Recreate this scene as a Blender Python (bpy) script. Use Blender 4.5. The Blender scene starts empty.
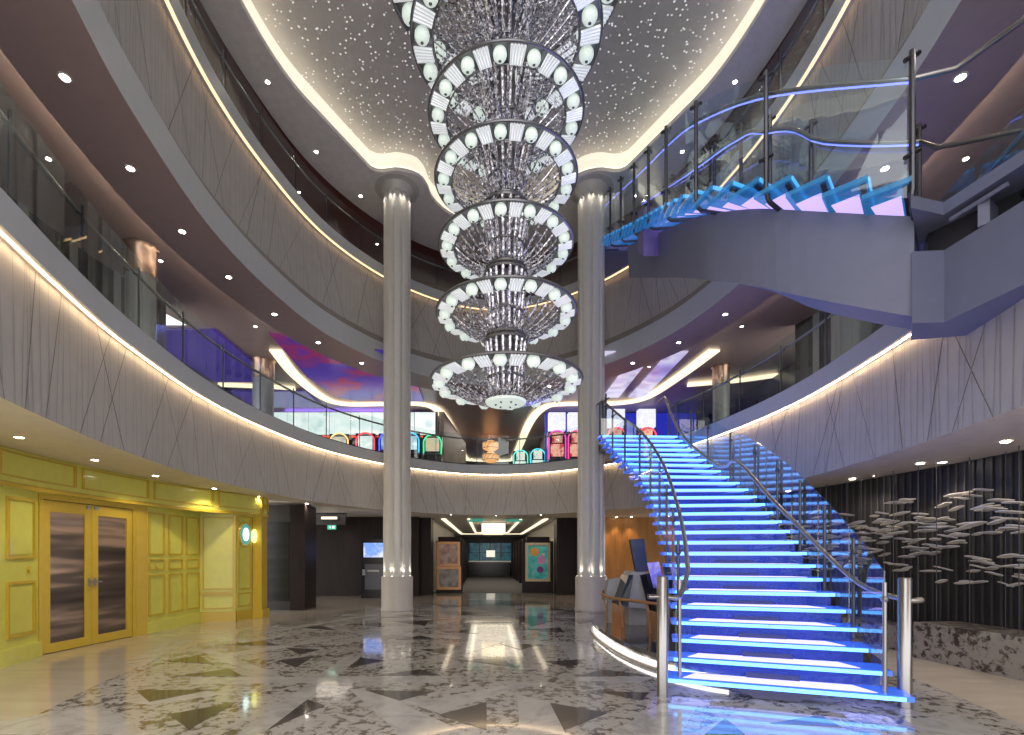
import bpy, bmesh, math, random
from mathutils import Vector, Matrix
random.seed(7)
C = bpy.context.scene
COL = C.collection
PI = math.pi

# ------------------------------------------------------------------ camera / world / exposure
EYE = 1.5
F = 500.0                       # focal length in pixels of the 1024x735 frame
cam_d = bpy.data.cameras.new('camera'); cam = bpy.data.objects.new('camera', cam_d); COL.objects.link(cam)
cam.location = (0, 0, EYE); cam.rotation_euler = (PI/2, 0, 0)
cam_d.sensor_width = 36; cam_d.lens = F/1024*36
cam_d.shift_x = 25/1024; cam_d.shift_y = 187.5/1024
cam_d.clip_start = 0.05; cam_d.clip_end = 200
C.camera = cam
w = bpy.data.worlds.new('world'); C.world = w; w.use_nodes = True
w.node_tree.nodes['Background'].inputs[0].default_value = (1.0, 0.97, 0.95, 1)
w.node_tree.nodes['Background'].inputs[1].default_value = 1.8
C.view_settings.view_transform = 'Standard'; C.view_settings.look = 'None'
C.view_settings.gamma = 1; C.view_settings.use_curve_mapping = False
C.view_settings.exposure = 0.45
cy = C.cycles
cy.use_denoising = True
cy.max_bounces = 7; cy.diffuse_bounces = 3; cy.glossy_bounces = 4; cy.transmission_bounces = 4; cy.transparent_max_bounces = 24
cy.caustics_reflective = False; cy.caustics_refractive = False
cy.sample_clamp_indirect = 4.0

# ------------------------------------------------------------------ materials
def new_mat(name):
    m = bpy.data.materials.new(name); m.use_nodes = True
    return m, m.node_tree, m.node_tree.nodes['Principled BSDF']
def ramp(nt, src, stops, interp='LINEAR'):
    r = nt.nodes.new('ShaderNodeValToRGB'); r.color_ramp.interpolation = interp
    e = r.color_ramp.elements
    while len(e) < len(stops): e.new(0.5)
    for q, (p, c) in zip(e, stops): q.position = p; q.color = (*c, 1)
    nt.links.new(src, r.inputs[0]); return r.outputs[0]
def noise(nt, scale, detail=4, rough=0.6, stretch=None, dist=0.0):
    tc = nt.nodes.new('ShaderNodeTexCoord'); n = nt.nodes.new('ShaderNodeTexNoise')
    n.inputs['Scale'].default_value = scale; n.inputs['Detail'].default_value = detail; n.inputs['Roughness'].default_value = rough
    n.inputs['Distortion'].default_value = dist
    if stretch:
        mp = nt.nodes.new('ShaderNodeMapping'); mp.inputs['Scale'].default_value = stretch
        if len(stretch) == 3: pass
        nt.links.new(tc.outputs['Object'], mp.inputs[0]); nt.links.new(mp.outputs[0], n.inputs['Vector'])
    else: nt.links.new(tc.outputs['Object'], n.inputs['Vector'])
    return n.outputs[0]
def mat(name, col, rough=0.5, metal=0.0, var=0.06, scale=6.0, coat=0.0, stretch=None, emis=None, es=0.0, spec=0.5):
    m, nt, b = new_mat(name)
    n = noise(nt, scale, 3, stretch=stretch)
    c0 = tuple(max(0, x*(1-var)) for x in col); c1 = tuple(min(1, x*(1+var)) for x in col)
    nt.links.new(ramp(nt, n, [(0.3, c0), (0.7, c1)]), b.inputs['Base Color'])
    b.inputs['Roughness'].default_value = rough; b.inputs['Metallic'].default_value = metal
    b.inputs['Specular IOR Level'].default_value = spec
    if coat: b.inputs['Coat Weight'].default_value = coat; b.inputs['Coat Roughness'].default_value = 0.05
    if emis: b.inputs['Emission Color'].default_value = (*emis, 1); b.inputs['Emission Strength'].default_value = es
    return m
def emit(name, col, s):
    m, nt, b = new_mat(name)
    b.inputs['Base Color'].default_value = (*[x*0.5 for x in col], 1)
    b.inputs['Emission Color'].default_value = (*col, 1); b.inputs['Emission Strength'].default_value = s
    return m
def clear(name, tint, refl=0.12, rough=0.02):
    m = bpy.data.materials.new(name); m.use_nodes = True; nt = m.node_tree; nt.nodes.clear()
    o = nt.nodes.new('ShaderNodeOutputMaterial'); mx = nt.nodes.new('ShaderNodeMixShader')
    t = nt.nodes.new('ShaderNodeBsdfTransparent'); g = nt.nodes.new('ShaderNodeBsdfGlossy')
    t.inputs[0].default_value = (*tint, 1); g.inputs[0].default_value = (0.9, 0.97, 1, 1); g.inputs['Roughness'].default_value = rough
    fr = nt.nodes.new('ShaderNodeFresnel'); fr.inputs[0].default_value = 1.5
    mt = nt.nodes.new('ShaderNodeMath'); mt.operation = 'MULTIPLY_ADD'; mt.inputs[1].default_value = 0.9; mt.inputs[2].default_value = refl*0.3
    ge = nt.nodes.new('ShaderNodeNewGeometry'); iv = nt.nodes.new('ShaderNodeMath'); iv.operation = 'SUBTRACT'; iv.inputs[0].default_value = 1.0
    m2 = nt.nodes.new('ShaderNodeMath'); m2.operation = 'MULTIPLY'
    nt.links.new(ge.outputs['Backfacing'], iv.inputs[1]); nt.links.new(fr.outputs[0], mt.inputs[0])
    nt.links.new(mt.outputs[0], m2.inputs[0]); nt.links.new(iv.outputs[0], m2.inputs[1]); nt.links.new(m2.outputs[0], mx.inputs[0])
    nt.links.new(t.outputs[0], mx.inputs[1]); nt.links.new(g.outputs[0], mx.inputs[2]); nt.links.new(mx.outputs[0], o.inputs[0])
    return m
M = {}
M['panel'] = mat('taupe_panel', (0.45, 0.43, 0.41), 0.55, var=0.05, scale=3)
M['groove'] = mat('groove_dark', (0.21, 0.195, 0.185), 0.6)
M['groove_fine'] = mat('groove_fine', (0.36, 0.345, 0.33), 0.6)
M['band'] = mat('grey_band', (0.50, 0.52, 0.54), 0.4, var=0.02)
M['reveal'] = mat('taupe_reveal', (0.25, 0.225, 0.205), 0.5)
M['soffit_brown'] = mat('copper_brown_soffit', (0.50, 0.38, 0.36), 0.35, var=0.04)
M['soffit_low'] = mat('beige_soffit', (0.66, 0.60, 0.53), 0.5)
M['gallery_ceiling'] = mat('rosy_brown_ceiling', (0.50, 0.40, 0.37), 0.3, var=0.05)
M['soffit_top'] = mat('grey_soffit', (0.80, 0.77, 0.73), 0.5)
M['maroon'] = mat('maroon_wall', (0.26, 0.10, 0.08), 0.35)
M['dark'] = mat('dark_wall', (0.028, 0.025, 0.025), 0.35)
M['navy'] = mat('navy_wall', (0.03, 0.03, 0.07), 0.3)
M['dark_wood'] = mat('dark_wood', (0.018, 0.010, 0.009), 0.45, spec=0.25, var=0.3, scale=12, stretch=(1, 1, 0.1))
M['gold_wood'] = mat('honey_wood', (0.45, 0.22, 0.07), 0.4, var=0.25, scale=5, stretch=(1, 1, 0.15))
M['column'] = mat('champagne_column', (0.60, 0.58, 0.54), 0.3, var=0.03)
M['column_grey'] = mat('grey_drum_column', (0.30, 0.31, 0.30), 0.3)
M['copper'] = mat('copper_collar', (0.5, 0.35, 0.25), 0.25, metal=0.7)
M['plinth'] = mat('plinth_beige', (0.50, 0.46, 0.43), 0.35, var=0.03)
M['steel'] = mat('brushed_steel', (0.37, 0.36, 0.36), 0.28, metal=1.0, var=0.05, scale=20, stretch=(1, 1, 0.05))
M['dark_steel'] = mat('dark_steel', (0.10, 0.10, 0.115), 0.3, metal=0.8)
M['elevator'] = mat('dark_polished_panel', (0.03, 0.03, 0.033), 0.25, metal=0.85, var=0.35, scale=1.5, stretch=(0.1, 0.1, 3))
M['yellow'] = mat('lime_yellow_paint', (0.69, 0.67, 0.13), 0.28, var=0.04, coat=0.3)
M['amber'] = mat('yellow_edge_paint', (0.62, 0.43, 0.04), 0.3, var=0.04, coat=0.3)
M['carpet'] = mat('grey_carpet', (0.11, 0.11, 0.12), 0.9, var=0.2, scale=30)
M['black'] = mat('black_gloss', (0.012, 0.012, 0.014), 0.2)
M['grey_box'] = mat('grey_casing', (0.33, 0.32, 0.32), 0.4)
M['spine'] = mat('slate_painted_steel', (0.17, 0.185, 0.29), 0.42, var=0.04)
M['spine_dark'] = mat('dark_slate_steel', (0.09, 0.09, 0.16), 0.35)
M['bronze'] = mat('bronze_frame', (0.42, 0.21, 0.09), 0.35, metal=0.5)
M['gilt'] = mat('gilt_frame', (0.40, 0.31, 0.18), 0.35, metal=0.5)
M['glass'] = clear('railing_glass', (0.90, 0.945, 0.935), 0.2)
M['glass_blue'] = clear('stair_glass', (0.88, 0.94, 0.98), 0.2)
M['warm'] = emit('warm_led', (1.0, 0.70, 0.40), 15.0)
M['warm_thin'] = emit('warm_led_thin', (1.0, 0.62, 0.30), 1.8)
M['cove_led'] = emit('cove_led', (1.0, 0.90, 0.70), 1.6)
M['cove_white'] = mat('cove_white', (0.85, 0.83, 0.76), 0.6)
M['cream_led'] = emit('cream_led', (1.0, 0.84, 0.58), 1.15)
M['down'] = emit('downlight_lens', (1.0, 0.90, 0.76), 22.0)
M['down_trim'] = mat('downlight_trim', (0.6, 0.58, 0.55), 0.4)
M['led_white'] = emit('led_white', (1.0, 0.95, 0.85), 2.5)
M['led_cyan'] = emit('led_cyan_blue', (0.12, 0.42, 1.0), 2.7)
M['led_violet'] = emit('led_violet', (0.42, 0.36, 1.0), 1.7)
M['tread'] = mat('lit_glass_tread', (0.08, 0.2, 0.5), 0.08, var=0.1, emis=(0.02, 0.09, 0.70), es=0.6)
M['riser'] = mat('blue_riser_glass', (0.04, 0.07, 0.4), 0.15, emis=(0.05, 0.08, 0.42), es=0.26)
def half_clear(m, fac):
    nt = m.node_tree; o = nt.nodes['Material Output']; b = nt.nodes['Principled BSDF']; t = nt.nodes.new('ShaderNodeBsdfTransparent'); t.inputs[0].default_value = (0.6, 0.85, 1, 1)
    x = nt.nodes.new('ShaderNodeMixShader'); x.inputs[0].default_value = fac; nt.links.new(b.outputs[0], x.inputs[1]); nt.links.new(t.outputs[0], x.inputs[2]); nt.links.new(x.outputs[0], o.inputs[0]); return m
M['tread_cyan'] = mat('cyan_glass_tread', (0.08, 0.3, 0.5), 0.08, var=0.1, emis=(0.02, 0.20, 0.50), es=0.33)
half_clear(M['tread_cyan'], 0.45); half_clear(M['riser'], 0.62)
M['panel_lav'] = emit('lavender_panel', (0.34, 0.40, 1.0), 1.5)
M['lav_white'] = emit('lavender_white_panel', (0.62, 0.46, 1.0), 0.85)
M['globe'] = mat('frosted_globe', (0.8, 0.84, 0.80), 0.35, var=0.02, emis=(0.80, 0.95, 0.85), es=0.42)
M['chrome'] = mat('chrome', (0.55, 0.53, 0.55), 0.15, metal=1.0)
M['chand_dark'] = mat('gunmetal_rim', (0.24, 0.235, 0.25), 0.3, metal=0.7)
M['chand_plate'] = mat('smoked_bowl', (0.05, 0.047, 0.055), 0.3, metal=0.4)
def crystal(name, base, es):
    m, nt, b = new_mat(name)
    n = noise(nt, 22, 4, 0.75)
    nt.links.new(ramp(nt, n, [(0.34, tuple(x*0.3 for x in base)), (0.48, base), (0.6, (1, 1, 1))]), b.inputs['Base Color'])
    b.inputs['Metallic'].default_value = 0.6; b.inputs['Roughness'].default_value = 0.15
    nt.links.new(ramp(nt, n, [(0.50, (0, 0, 0)), (0.64, (0.9, 0.88, 1))]), b.inputs['Emission Color'])  # crystal sparkle painted in: brightest noise spots also emit
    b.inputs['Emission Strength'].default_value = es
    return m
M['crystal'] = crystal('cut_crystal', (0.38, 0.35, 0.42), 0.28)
M['crystal_bar'] = mat('crystal_baguette', (0.8, 0.8, 0.82), 0.2, metal=0.3, emis=(0.85, 0.9, 0.92), es=0.35)
# marbles
def marble_light():
    m, nt, b = new_mat('light_grey_marble')
    n = noise(nt, 2.2, 6, 0.65, dist=1.5)
    nt.links.new(ramp(nt, n, [(0.35, (0.36, 0.35, 0.33)), (0.5, (0.48, 0.47, 0.45)), (0.7, (0.55, 0.54, 0.51))]), b.inputs['Base Color'])
    b.inputs['Roughness'].default_value = 0.09; b.inputs['Coat Weight'].default_value = 0.4; b.inputs['Coat Roughness'].default_value = 0.03
    return m
def granite(name, light, dark, sc, thr, rough=0.1):
    m, nt, b = new_mat(name)
    n1 = noise(nt, sc, 5, 0.7, dist=0.4); n2 = noise(nt, sc*0.22, 3, 0.5)
    mt = nt.nodes.new('ShaderNodeMath'); mt.operation = 'MULTIPLY_ADD'; mt.inputs[1].default_value = 0.35
    nt.links.new(n2, mt.inputs[0]); nt.links.new(n1, mt.inputs[2])
    mid = tuple((a+c)/2 for a, c in zip(light, dark))
    nt.links.new(ramp(nt, mt.outputs[0], [(0.0, light), (thr-0.05, light), (thr, mid), (thr+0.04, dark), (1.0, dark)]), b.inputs['Base Color'])
    b.inputs['Roughness'].default_value = rough; b.inputs['Coat Weight'].default_value = 0.4; b.inputs['Coat Roughness'].default_value = 0.03
    return m
M['marble'] = marble_light()
M['granite'] = granite('speckled_granite', (0.46, 0.44, 0.41), (0.13, 0.11, 0.09), 9.5, 0.72)
M['granite_wall'] = granite('mottled_granite', (0.33, 0.30, 0.27), (0.05, 0.035, 0.03), 9, 0.69, 0.3)
M['dark_stone'] = mat('dark_brown_marble', (0.085, 0.075, 0.068), 0.1, var=0.3, scale=4, coat=0.4)
M['beige_stone'] = mat('beige_marble', (0.50, 0.44, 0.36), 0.13, var=0.08, scale=1.5, coat=0.4, stretch=(0.6, 3, 1))
# star ceiling
def star_mat():
    m, nt, b = new_mat('star_ceiling')
    tc = nt.nodes.new('ShaderNodeTexCoord'); v = nt.nodes.new('ShaderNodeTexVoronoi'); v.inputs['Scale'].default_value = 9.5
    nt.links.new(tc.outputs['Object'], v.inputs['Vector'])
    c = ramp(nt, v.outputs['Distance'], [(0.0, (1, 1, 1)), (0.15, (1, 1, 1)), (0.22, (0, 0, 0))])
    base = noise(nt, 1.5, 3)
    nt.links.new(ramp(nt, base, [(0.3, (0.62, 0.59, 0.55)), (0.7, (0.68, 0.65, 0.61))]), b.inputs['Base Color'])
    nt.links.new(c, b.inputs['Emission Color']); b.inputs['Emission Strength'].default_value = 0.48
    b.inputs['Roughness'].default_value = 0.6
    return m
M['stars'] = star_mat()

# ------------------------------------------------------------------ mesh helpers
class MB:
    def __init__(s): s.v = []; s.f = []; s.m = []; s.cur = 0
    def face(s, pts):
        i = len(s.v); s.v += [tuple(p) for p in pts]; s.f.append(tuple(range(i, i+len(pts)))); s.m.append(s.cur)
    def grid(s, rows, closed_u=False, closed_v=False):
        """rows: list of equal-length point lists"""
        i = len(s.v); n = len(rows[0]); R = len(rows)
        for r in rows: s.v += [tuple(p) for p in r]
        for a in range(R if closed_u else R-1):
            for b in range(n if closed_v else n-1):
                a2 = (a+1) % R; b2 = (b+1) % n
                s.f.append((i+a*n+b, i+a*n+b2, i+a2*n+b2, i+a2*n+b)); s.m.append(s.cur)
    def hexa(s, p):
        i = len(s.v); s.v += [tuple(q) for q in p]
        for f in ((0,3,2,1),(4,5,6,7),(0,1,5,4),(1,2,6,5),(2,3,7,6),(3,0,4,7)):
            s.f.append(tuple(i+k for k in f)); s.m.append(s.cur)
    def box(s, x0, x1, y0, y1, z0, z1):
        s.hexa([(x0,y0,z0),(x1,y0,z0),(x1,y1,z0),(x0,y1,z0),(x0,y0,z1),(x1,y0,z1),(x1,y1,z1),(x0,y1,z1)])
    def prism(s, poly, z0, z1):
        i = len(s.v); n = len(poly)
        s.v += [(p[0], p[1], z0) for p in poly] + [(p[0], p[1], z1) for p in poly]
        s.f.append(tuple(i+n-1-k for k in range(n))); s.f.append(tuple(i+n+k for k in range(n))); s.m += [s.cur]*2
        for k in range(n):
            k2 = (k+1) % n; s.f.append((i+k, i+k2, i+n+k2, i+n+k)); s.m.append(s.cur)
    def lathe(s, prof, c=(0,0,0), n=24, rf=None, cap=True):
        rows = []
        for r, z in prof:
            rows.append([(c[0]+r*(rf(2*PI*k/n) if rf else 1)*math.cos(2*PI*k/n), c[1]+r*(rf(2*PI*k/n) if rf else 1)*math.sin(2*PI*k/n), c[2]+z) for k in range(n)])
        s.grid(rows, closed_v=True)
        if cap:
            i = len(s.v); s.v += rows[0] + rows[-1]
            s.f.append(tuple(i+k for k in range(n))[::-1]); s.f.append(tuple(i+n+k for k in range(n))); s.m += [s.cur]*2
    def tube(s, pts, r, n=8, closed=False, cap=True):
        pts = [Vector(p) for p in pts]; N = len(pts); rows = []
        up = Vector((0, 0, 1))
        prev = None
        for k, p in enumerate(pts):
            if closed: t = pts[(k+1) % N]-pts[k-1]
            else: t = pts[min(k+1, N-1)]-pts[max(k-1, 0)]
            t.normalize()
            a = t.cross(up)
            if a.length < 0.15: a = prev if prev is not None else t.cross(Vector((0, 1, 0)))
            a = (a - t*a.dot(t)).normalized(); b = a.cross(t); prev = a
            rr = r[k] if isinstance(r, (list, tuple)) else r
            rows.append([p+a*rr*math.cos(2*PI*j/n)+b*rr*math.sin(2*PI*j/n) for j in range(n)])
        s.grid(rows, closed_u=closed, closed_v=True)
        if cap and not closed:
            i = len(s.v); s.v += [tuple(q) for q in rows[0]+rows[-1]]
            s.f.append(tuple(i+j for j in range(n))[::-1]); s.f.append(tuple(i+n+j for j in range(n))); s.m += [s.cur]*2
    def torus(s, c, R, r, n=48, m=8, zs=1.0):
        s.grid([[(c[0]+(R+r*math.cos(2*PI*j/m))*math.cos(2*PI*k/n), c[1]+(R+r*math.cos(2*PI*j/m))*math.sin(2*PI*k/n), c[2]+zs*r*math.sin(2*PI*j/m)) for j in range(m)] for k in range(n)], True, True)
    def sphere(s, c, r, n=12, m=8, zs=1.0):
        s.lathe([(r*math.sin(PI*k/m)+1e-5, -zs*r*math.cos(PI*k/m)) for k in range(m+1)], c, n, cap=False)
    def build(s, name, mats, parent=None, smooth=False):
        me = bpy.data.meshes.new(name); me.from_pydata(s.v, [], s.f)
        if not isinstance(mats, (list, tuple)): mats = [mats]
        for q in mats: me.materials.append(M[q] if isinstance(q, str) else q)
        me.polygons.foreach_set('material_index', s.m)
        if smooth: me.polygons.foreach_set('use_smooth', [True]*len(me.polygons))
        bm = bmesh.new(); bm.from_mesh(me); bmesh.ops.remove_doubles(bm, verts=bm.verts, dist=1e-5)
        bmesh.ops.recalc_face_normals(bm, faces=bm.faces)
        if smooth:
            for e in bm.edges:
                if len(e.link_faces) == 2 and e.calc_face_angle(0) > 0.7: e.smooth = False
        bm.to_mesh(me); bm.free(); me.update()
        o = bpy.data.objects.new(name, me); COL.objects.link(o)
        if parent: o.parent = parent
        return o
def thing(name, label, cat, loc=(0,0,0), rz=0.0, group=None):
    o = bpy.data.objects.new(name, None); COL.objects.link(o); o.location = loc; o.rotation_euler = (0, 0, rz)
    o.empty_display_size = 0.1
    return tag(o, label, cat, group)
def tag(o, label, cat, group=None, kind='thing'):
    o['label'] = label; o['category'] = cat; o['kind'] = kind
    if group: o['group'] = group
    return o
def struct(o, label, cat):
    o['kind'] = 'structure'; o['label'] = label; o['category'] = cat
    return o
def copy_tree(o, loc=None, parent=None, label=None, rz=None):
    c = o.copy(); COL.objects.link(c); c.parent = parent
    if loc is not None: c.location = loc
    if rz is not None: c.rotation_euler = (0, 0, rz)
    if label: c['label'] = label
    for ch in list(o.children): copy_tree(ch, None, c)
    return c
def smooth_curve(pts, sub=12):
    out = []
    P = [pts[0]]+list(pts)+[pts[-1]]
    for i in range(1, len(P)-2):
        p0, p1, p2, p3 = [Vector(p) for p in P[i-1:i+3]]
        for k in range(sub):
            t = k/sub
            out.append(0.5*((2*p1)+(-p0+p2)*t+(2*p0-5*p1+4*p2-p3)*t*t+(-p0+3*p1-3*p2+p3)*t**3))
    out.append(Vector(P[-1])); return out
def resample(pts, n):
    L = [0]
    for a, b in zip(pts, pts[1:]): L.append(L[-1]+(b-a).length)
    out = []; j = 0
    for k in range(n):
        s = L[-1]*k/(n-1)
        while j < len(L)-2 and L[j+1] < s: j += 1
        t = (s-L[j])/max(1e-9, L[j+1]-L[j]); out.append(pts[j].lerp(pts[j+1], t))
    return out, L[-1]
AX = 0.3   # the atrium's axis runs along x = 0.3
half = [(2.5,-1.0),(3.35,0.8),(3.86,2.4),(4.34,4.1),(4.60,5.0),(4.9,6.3),(5.15,8.5),(5.0,10.6),(4.45,12.8),(3.25,14.8),(1.6,16.2),(0,16.65)]
full = [Vector((AX-x, y)) for x, y in half]+[Vector((AX+x, y)) for x, y in half[-2::-1]]
PLAN, PLAN_L = resample(smooth_curve(full, 14), 241)
NP = len(PLAN)
def pnorm(i):
    t = PLAN[min(i+1, NP-1)]-PLAN[max(i-1, 0)]; t.normalize()
    return Vector((-t.y, t.x))                  # outward (curve runs left side -> far -> right side)
PN = [pnorm(i) for i in range(NP)]
def pl(s, off=0.0):
    """s in 0..1 along the plan, offset outward"""
    f = max(0, min(1, s))*(NP-1); i = min(int(f), NP-2); t = f-i
    p = PLAN[i].lerp(PLAN[i+1], t); n = PN[i].lerp(PN[i+1], t).normalized()
    return p+n*off
def s_of_y(y, side):
    """parameter where the plan passes y on the left (-1) or right (+1)"""
    rng = range(NP//2) if side < 0 else range(NP-1, NP//2, -1)
    for i in rng:
        if PLAN[i].y >= y: return i/(NP-1)
    return 0.5
def loft(mb, prof, s0=0.0, s1=1.0, n=160, zf=None):
    for (a, b) in zip(prof, prof[1:]):
        if a is None or b is None: continue
        if len(b) > 2: mb.cur = b[2]
        rows = []
        for k in range(n+1):
            s = s0+(s1-s0)*k/n
            p = pl(s, a[0]); q = pl(s, b[0])
            rows.append([(p.x, p.y, a[1]), (q.x, q.y, b[1])])
        mb.grid(rows)
def spot(name, loc, power, size_deg, col=(1, 0.88, 0.7), target=(0, 0, -1), blend=0.6, r=0.04, parent=None):
    d = bpy.data.lights.new(name, 'SPOT'); d.energy = power; d.color = col; d.spot_size = math.radians(size_deg); d.spot_blend = blend
    d.shadow_soft_size = r
    o = bpy.data.objects.new(name, d); COL.objects.link(o); o.location = loc
    o.rotation_euler = Vector(target).to_track_quat('-Z', 'Y').to_euler()
    if parent: o.parent = parent
    return o
def area(name, loc, power, sx, sy, col=(1, 1, 1), target=(0, 0, -1)):
    d = bpy.data.lights.new(name, 'AREA'); d.shape = 'RECTANGLE'; d.size = sx; d.size_y = sy; d.energy = power; d.color = col
    o = bpy.data.objects.new(name, d); COL.objects.link(o); o.location = loc
    o.rotation_euler = Vector(target).to_track_quat('-Z', 'Y').to_euler()
    return o

Z2 = 4.47; Z3 = 9.95; ZC = 11.45; ZS = 12.0     # deck floors, upper soffit, star ceiling
# ------------------------------------------------------------------ floor
def floor_px(x, y):                              # a floor point seen at photo pixel x, y
    d = EYE*F/(y-555); return ((x-487)/F*d, d)
fl = MB(); fl.box(-16, 16, -6, 19.6, -0.1, 0.0)
struct(fl.build('floor', 'beige_stone'), 'polished beige marble floor of the atrium', 'floor')
fc = MB(); fc.box(-16, 16, 19.6, 42, -0.1, 0.0)
struct(fc.build('floor_corridor', 'carpet'), 'grey carpet along the corridor behind the columns', 'floor')
inl = MB()
poly = [pl(k/120, 0.0) for k in range(121)]
inl.prism([(p.x, p.y) for p in poly], 0.0, 0.004)
gi = inl.build('floor_inlay', 'granite'); struct(gi, 'speckled granite field of the patterned floor', 'floor')
lb = MB()
def strip(a, b, w, z=0.006):
    a = Vector(a); b = Vector(b); n = (b-a).normalized(); n = Vector((-n.y, n.x))*w/2
    lb.prism([a+n, a-n, b-n, b+n][::-1], 0.004, z)
def px_poly(mb, pts, z0, z1): mb.prism([floor_px(*p) for p in pts], z0, z1)
for q in ([(236,735),(266,732),(361,657),(345,657)], [(200,651),(216,651),(300,683),(275,684)], [(190,678),(440,677),(450,683),(190,684)],
          [(350,690),(372,690),(470,735),(400,735)], [(400,701),(440,714),(515,689),(560,683),(520,683),(430,700)],
          [(517,695),(550,703),(566,735),(520,735)], [(610,735),(660,704),(700,702),(680,735)], [(560,680),(575,677),(650,677),(640,683)],
          [(120,702),(160,690),(235,693),(150,705)], [(0,735),(0,722),(100,705),(150,735)], [(560,645),(590,645),(600,658),(570,660)],
          [(120,665),(170,640),(190,641),(140,668)], [(690,735),(760,702),(860,735)], [(905,720),(960,715),(1000,735),(930,735)]):
    HB = globals().get('HB', 0.0046)+0.00007; px_poly(lb, q, 0.004, HB)
rnd = random.Random(3)
# radiating light bands of the far half of the pattern
cx, cyy = AX, 10.2
def inside(p, m=0.55):
    x = (p[0]-AX)/(5.15-m); y = (p[1]-8.6)/(8.0-m)
    return x*x+y*y < 1
for k, (a, b) in enumerate((((-4.2,8.6),(-1.1,15.6)),((-4.5,10.6),(1.6,8.3)),((-3.6,12.6),(4.2,12.0)),((-1.0,15.3),(2.3,9.4)),((1.6,15.6),(-2.6,8.4)),
                            ((-3.9,7.4),(-1.8,10.6)),((-2.4,11.2),(3.4,14.2)),((-3.1,14.0),(1.9,13.2)),((-4.4,9.6),(-2.2,14.2)),((1.7,11.3),(-0.6,7.4)))):
    strip(a, b, 0.30, 0.0058+0.0001*k)
struct(lb.build('floor_bands', 'marble'), 'pale grey marble bands laid across the granite floor', 'floor')
dk = MB()
for q in ([(175.8,676.8),(228.5,668.9),(243.2,676.8)], [(136,690.8),(212,690),(149,702.5)], [(168.5,715),(237,702.5),(189,730)], [(164,661.5),(199,655.7),(214,664.5)],
          [(267.5,730.5),(307.5,700),(325,706)], [(277.5,661),(315,656),(296,668)], [(347.5,668.5),(361,658),(385,661)], [(376,676),(420,669.7),(441,676)],
          [(365,690.5),(435,692),(400,701)], [(438.4,715.5),(486.6,702.8),(486.6,730.8)], [(550,703.5),(607.5,713.5),(564,731)], [(575,677),(602,670),(650,676)],
          [(592,691),(650,693.5),(640,701)], [(460,661),(500,658),(515,667)], [(545,662),(585,660),(570,668)], [(300,628),(322,626),(338,631)], [(420,650),(455,648),(448,655)],
          [(500,644),(540,645),(520,650)], [(225,645),(262,641),(280,646)], [(285,648),(320,650),(300,655)], [(395,640),(420,636),(440,640)], [(705,735),(725,719),(745,735)],
          [(770,724),(820,716),(842,728)], [(440,632),(470,630),(478,634)], [(520,630),(560,628),(565,633)], [(350,625),(380,623),(385,627)]):
    HD = globals().get('HD', 0.0072)+0.00007; px_poly(dk, q, 0.004, HD)
for k in range(16):
    for _ in range(30):
        x, y = rnd.uniform(-3.8, 3.2), rnd.uniform(10.8, 16)
        if inside((x, y), 0.9): break
    a = rnd.uniform(0, 6.28); r = rnd.uniform(0.45, 0.75)
    dk.prism([(x+r*math.cos(a+t), y+r*math.sin(a+t)) for t in (0, 1.7, 3.2)], 0.004, 0.0092+0.0001*k)
struct(dk.build('floor_triangles', 'dark_stone'), 'dark brown marble triangles set in the pale floor', 'floor')

# ------------------------------------------------------------------ deck fascias
def grooves(mb, z0, z1, off, rng, mfine, mbold):
    """thin incised lines, fine near-vertical ones and bolder long diagonals"""
    def line(sa, sb, w, seg):
        for k in range(seg):
            t0, t1 = k/seg, (k+1)/seg
            a = pl(sa+(sb-sa)*t0, off-0.004); b = pl(sa+(sb-sa)*t1, off-0.004); dw = w/PLAN_L/2
            a1 = pl(sa+(sb-sa)*t0-dw, off-0.004); a2 = pl(sa+(sb-sa)*t0+dw, off-0.004)
            b1 = pl(sa+(sb-sa)*t1-dw, off-0.004); b2 = pl(sa+(sb-sa)*t1+dw, off-0.004)
            za = z0+(z1-z0)*t0; zb = z0+(z1-z0)*t1
            mb.face([(a1.x,a1.y,za),(a2.x,a2.y,za),(b2.x,b2.y,zb),(b1.x,b1.y,zb)])
    s = 0.01
    while s < 0.99:
        mb.cur = mfine; line(s, s+rng.uniform(-0.08, 0.08)/PLAN_L, 0.012, 1); s += rng.uniform(0.07, 0.17)/PLAN_L
    s = 0.01
    while s < 0.98:
        d = rng.choice((-1, 1))*rng.uniform(0.12, 1.0)*(z1-z0)*0.6/PLAN_L
        mb.cur = mbold; line(s, s+d, rng.uniform(0.010, 0.019), 6); s += rng.uniform(0.25, 0.75)/PLAN_L
rg = random.Random(11)
f2 = MB()
loft(f2, [(0.04, 2.835), (0.04, 4.17, 0)]); grooves(f2, 2.835, 4.17, 0.04, rg, 1, 2)
struct(f2.build('wall_second_deck_fascia', ['panel', 'groove_fine', 'groove']), 'taupe grooved fascia panels around the second deck', 'wall')
b2 = MB(); loft(b2, [(0.10, 4.17), (-0.09, 4.17, 0), (-0.09, Z2, 0), (0.0, Z2, 0)])
struct(b2.build('trim_1', 'band'), 'smooth grey edge band of the second deck', 'trim')
k2 = MB(); loft(k2, [(0.0, Z2), (0.0, Z2+0.05, 0), (0.06, Z2+0.05, 0), (0.06, Z2, 0)])
struct(k2.build('trim_2', 'dark_steel'), 'dark glazing channel along the second deck edge', 'trim')
def led_strip(name, off0, off1, z, m, label, sa=0.0, sb=1.0):
    e = MB(); loft(e, [(off0, z+0.01), (off0, z, 0), (off1, z, 0), (off1, z+0.01, 0)], sa, sb)
    return tag(e.build(name, m), label, 'light strip')
led_strip('light_strip', -0.036, -0.018, 4.160, 'warm', 'warm light strip under the edge band of the second deck')
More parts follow.
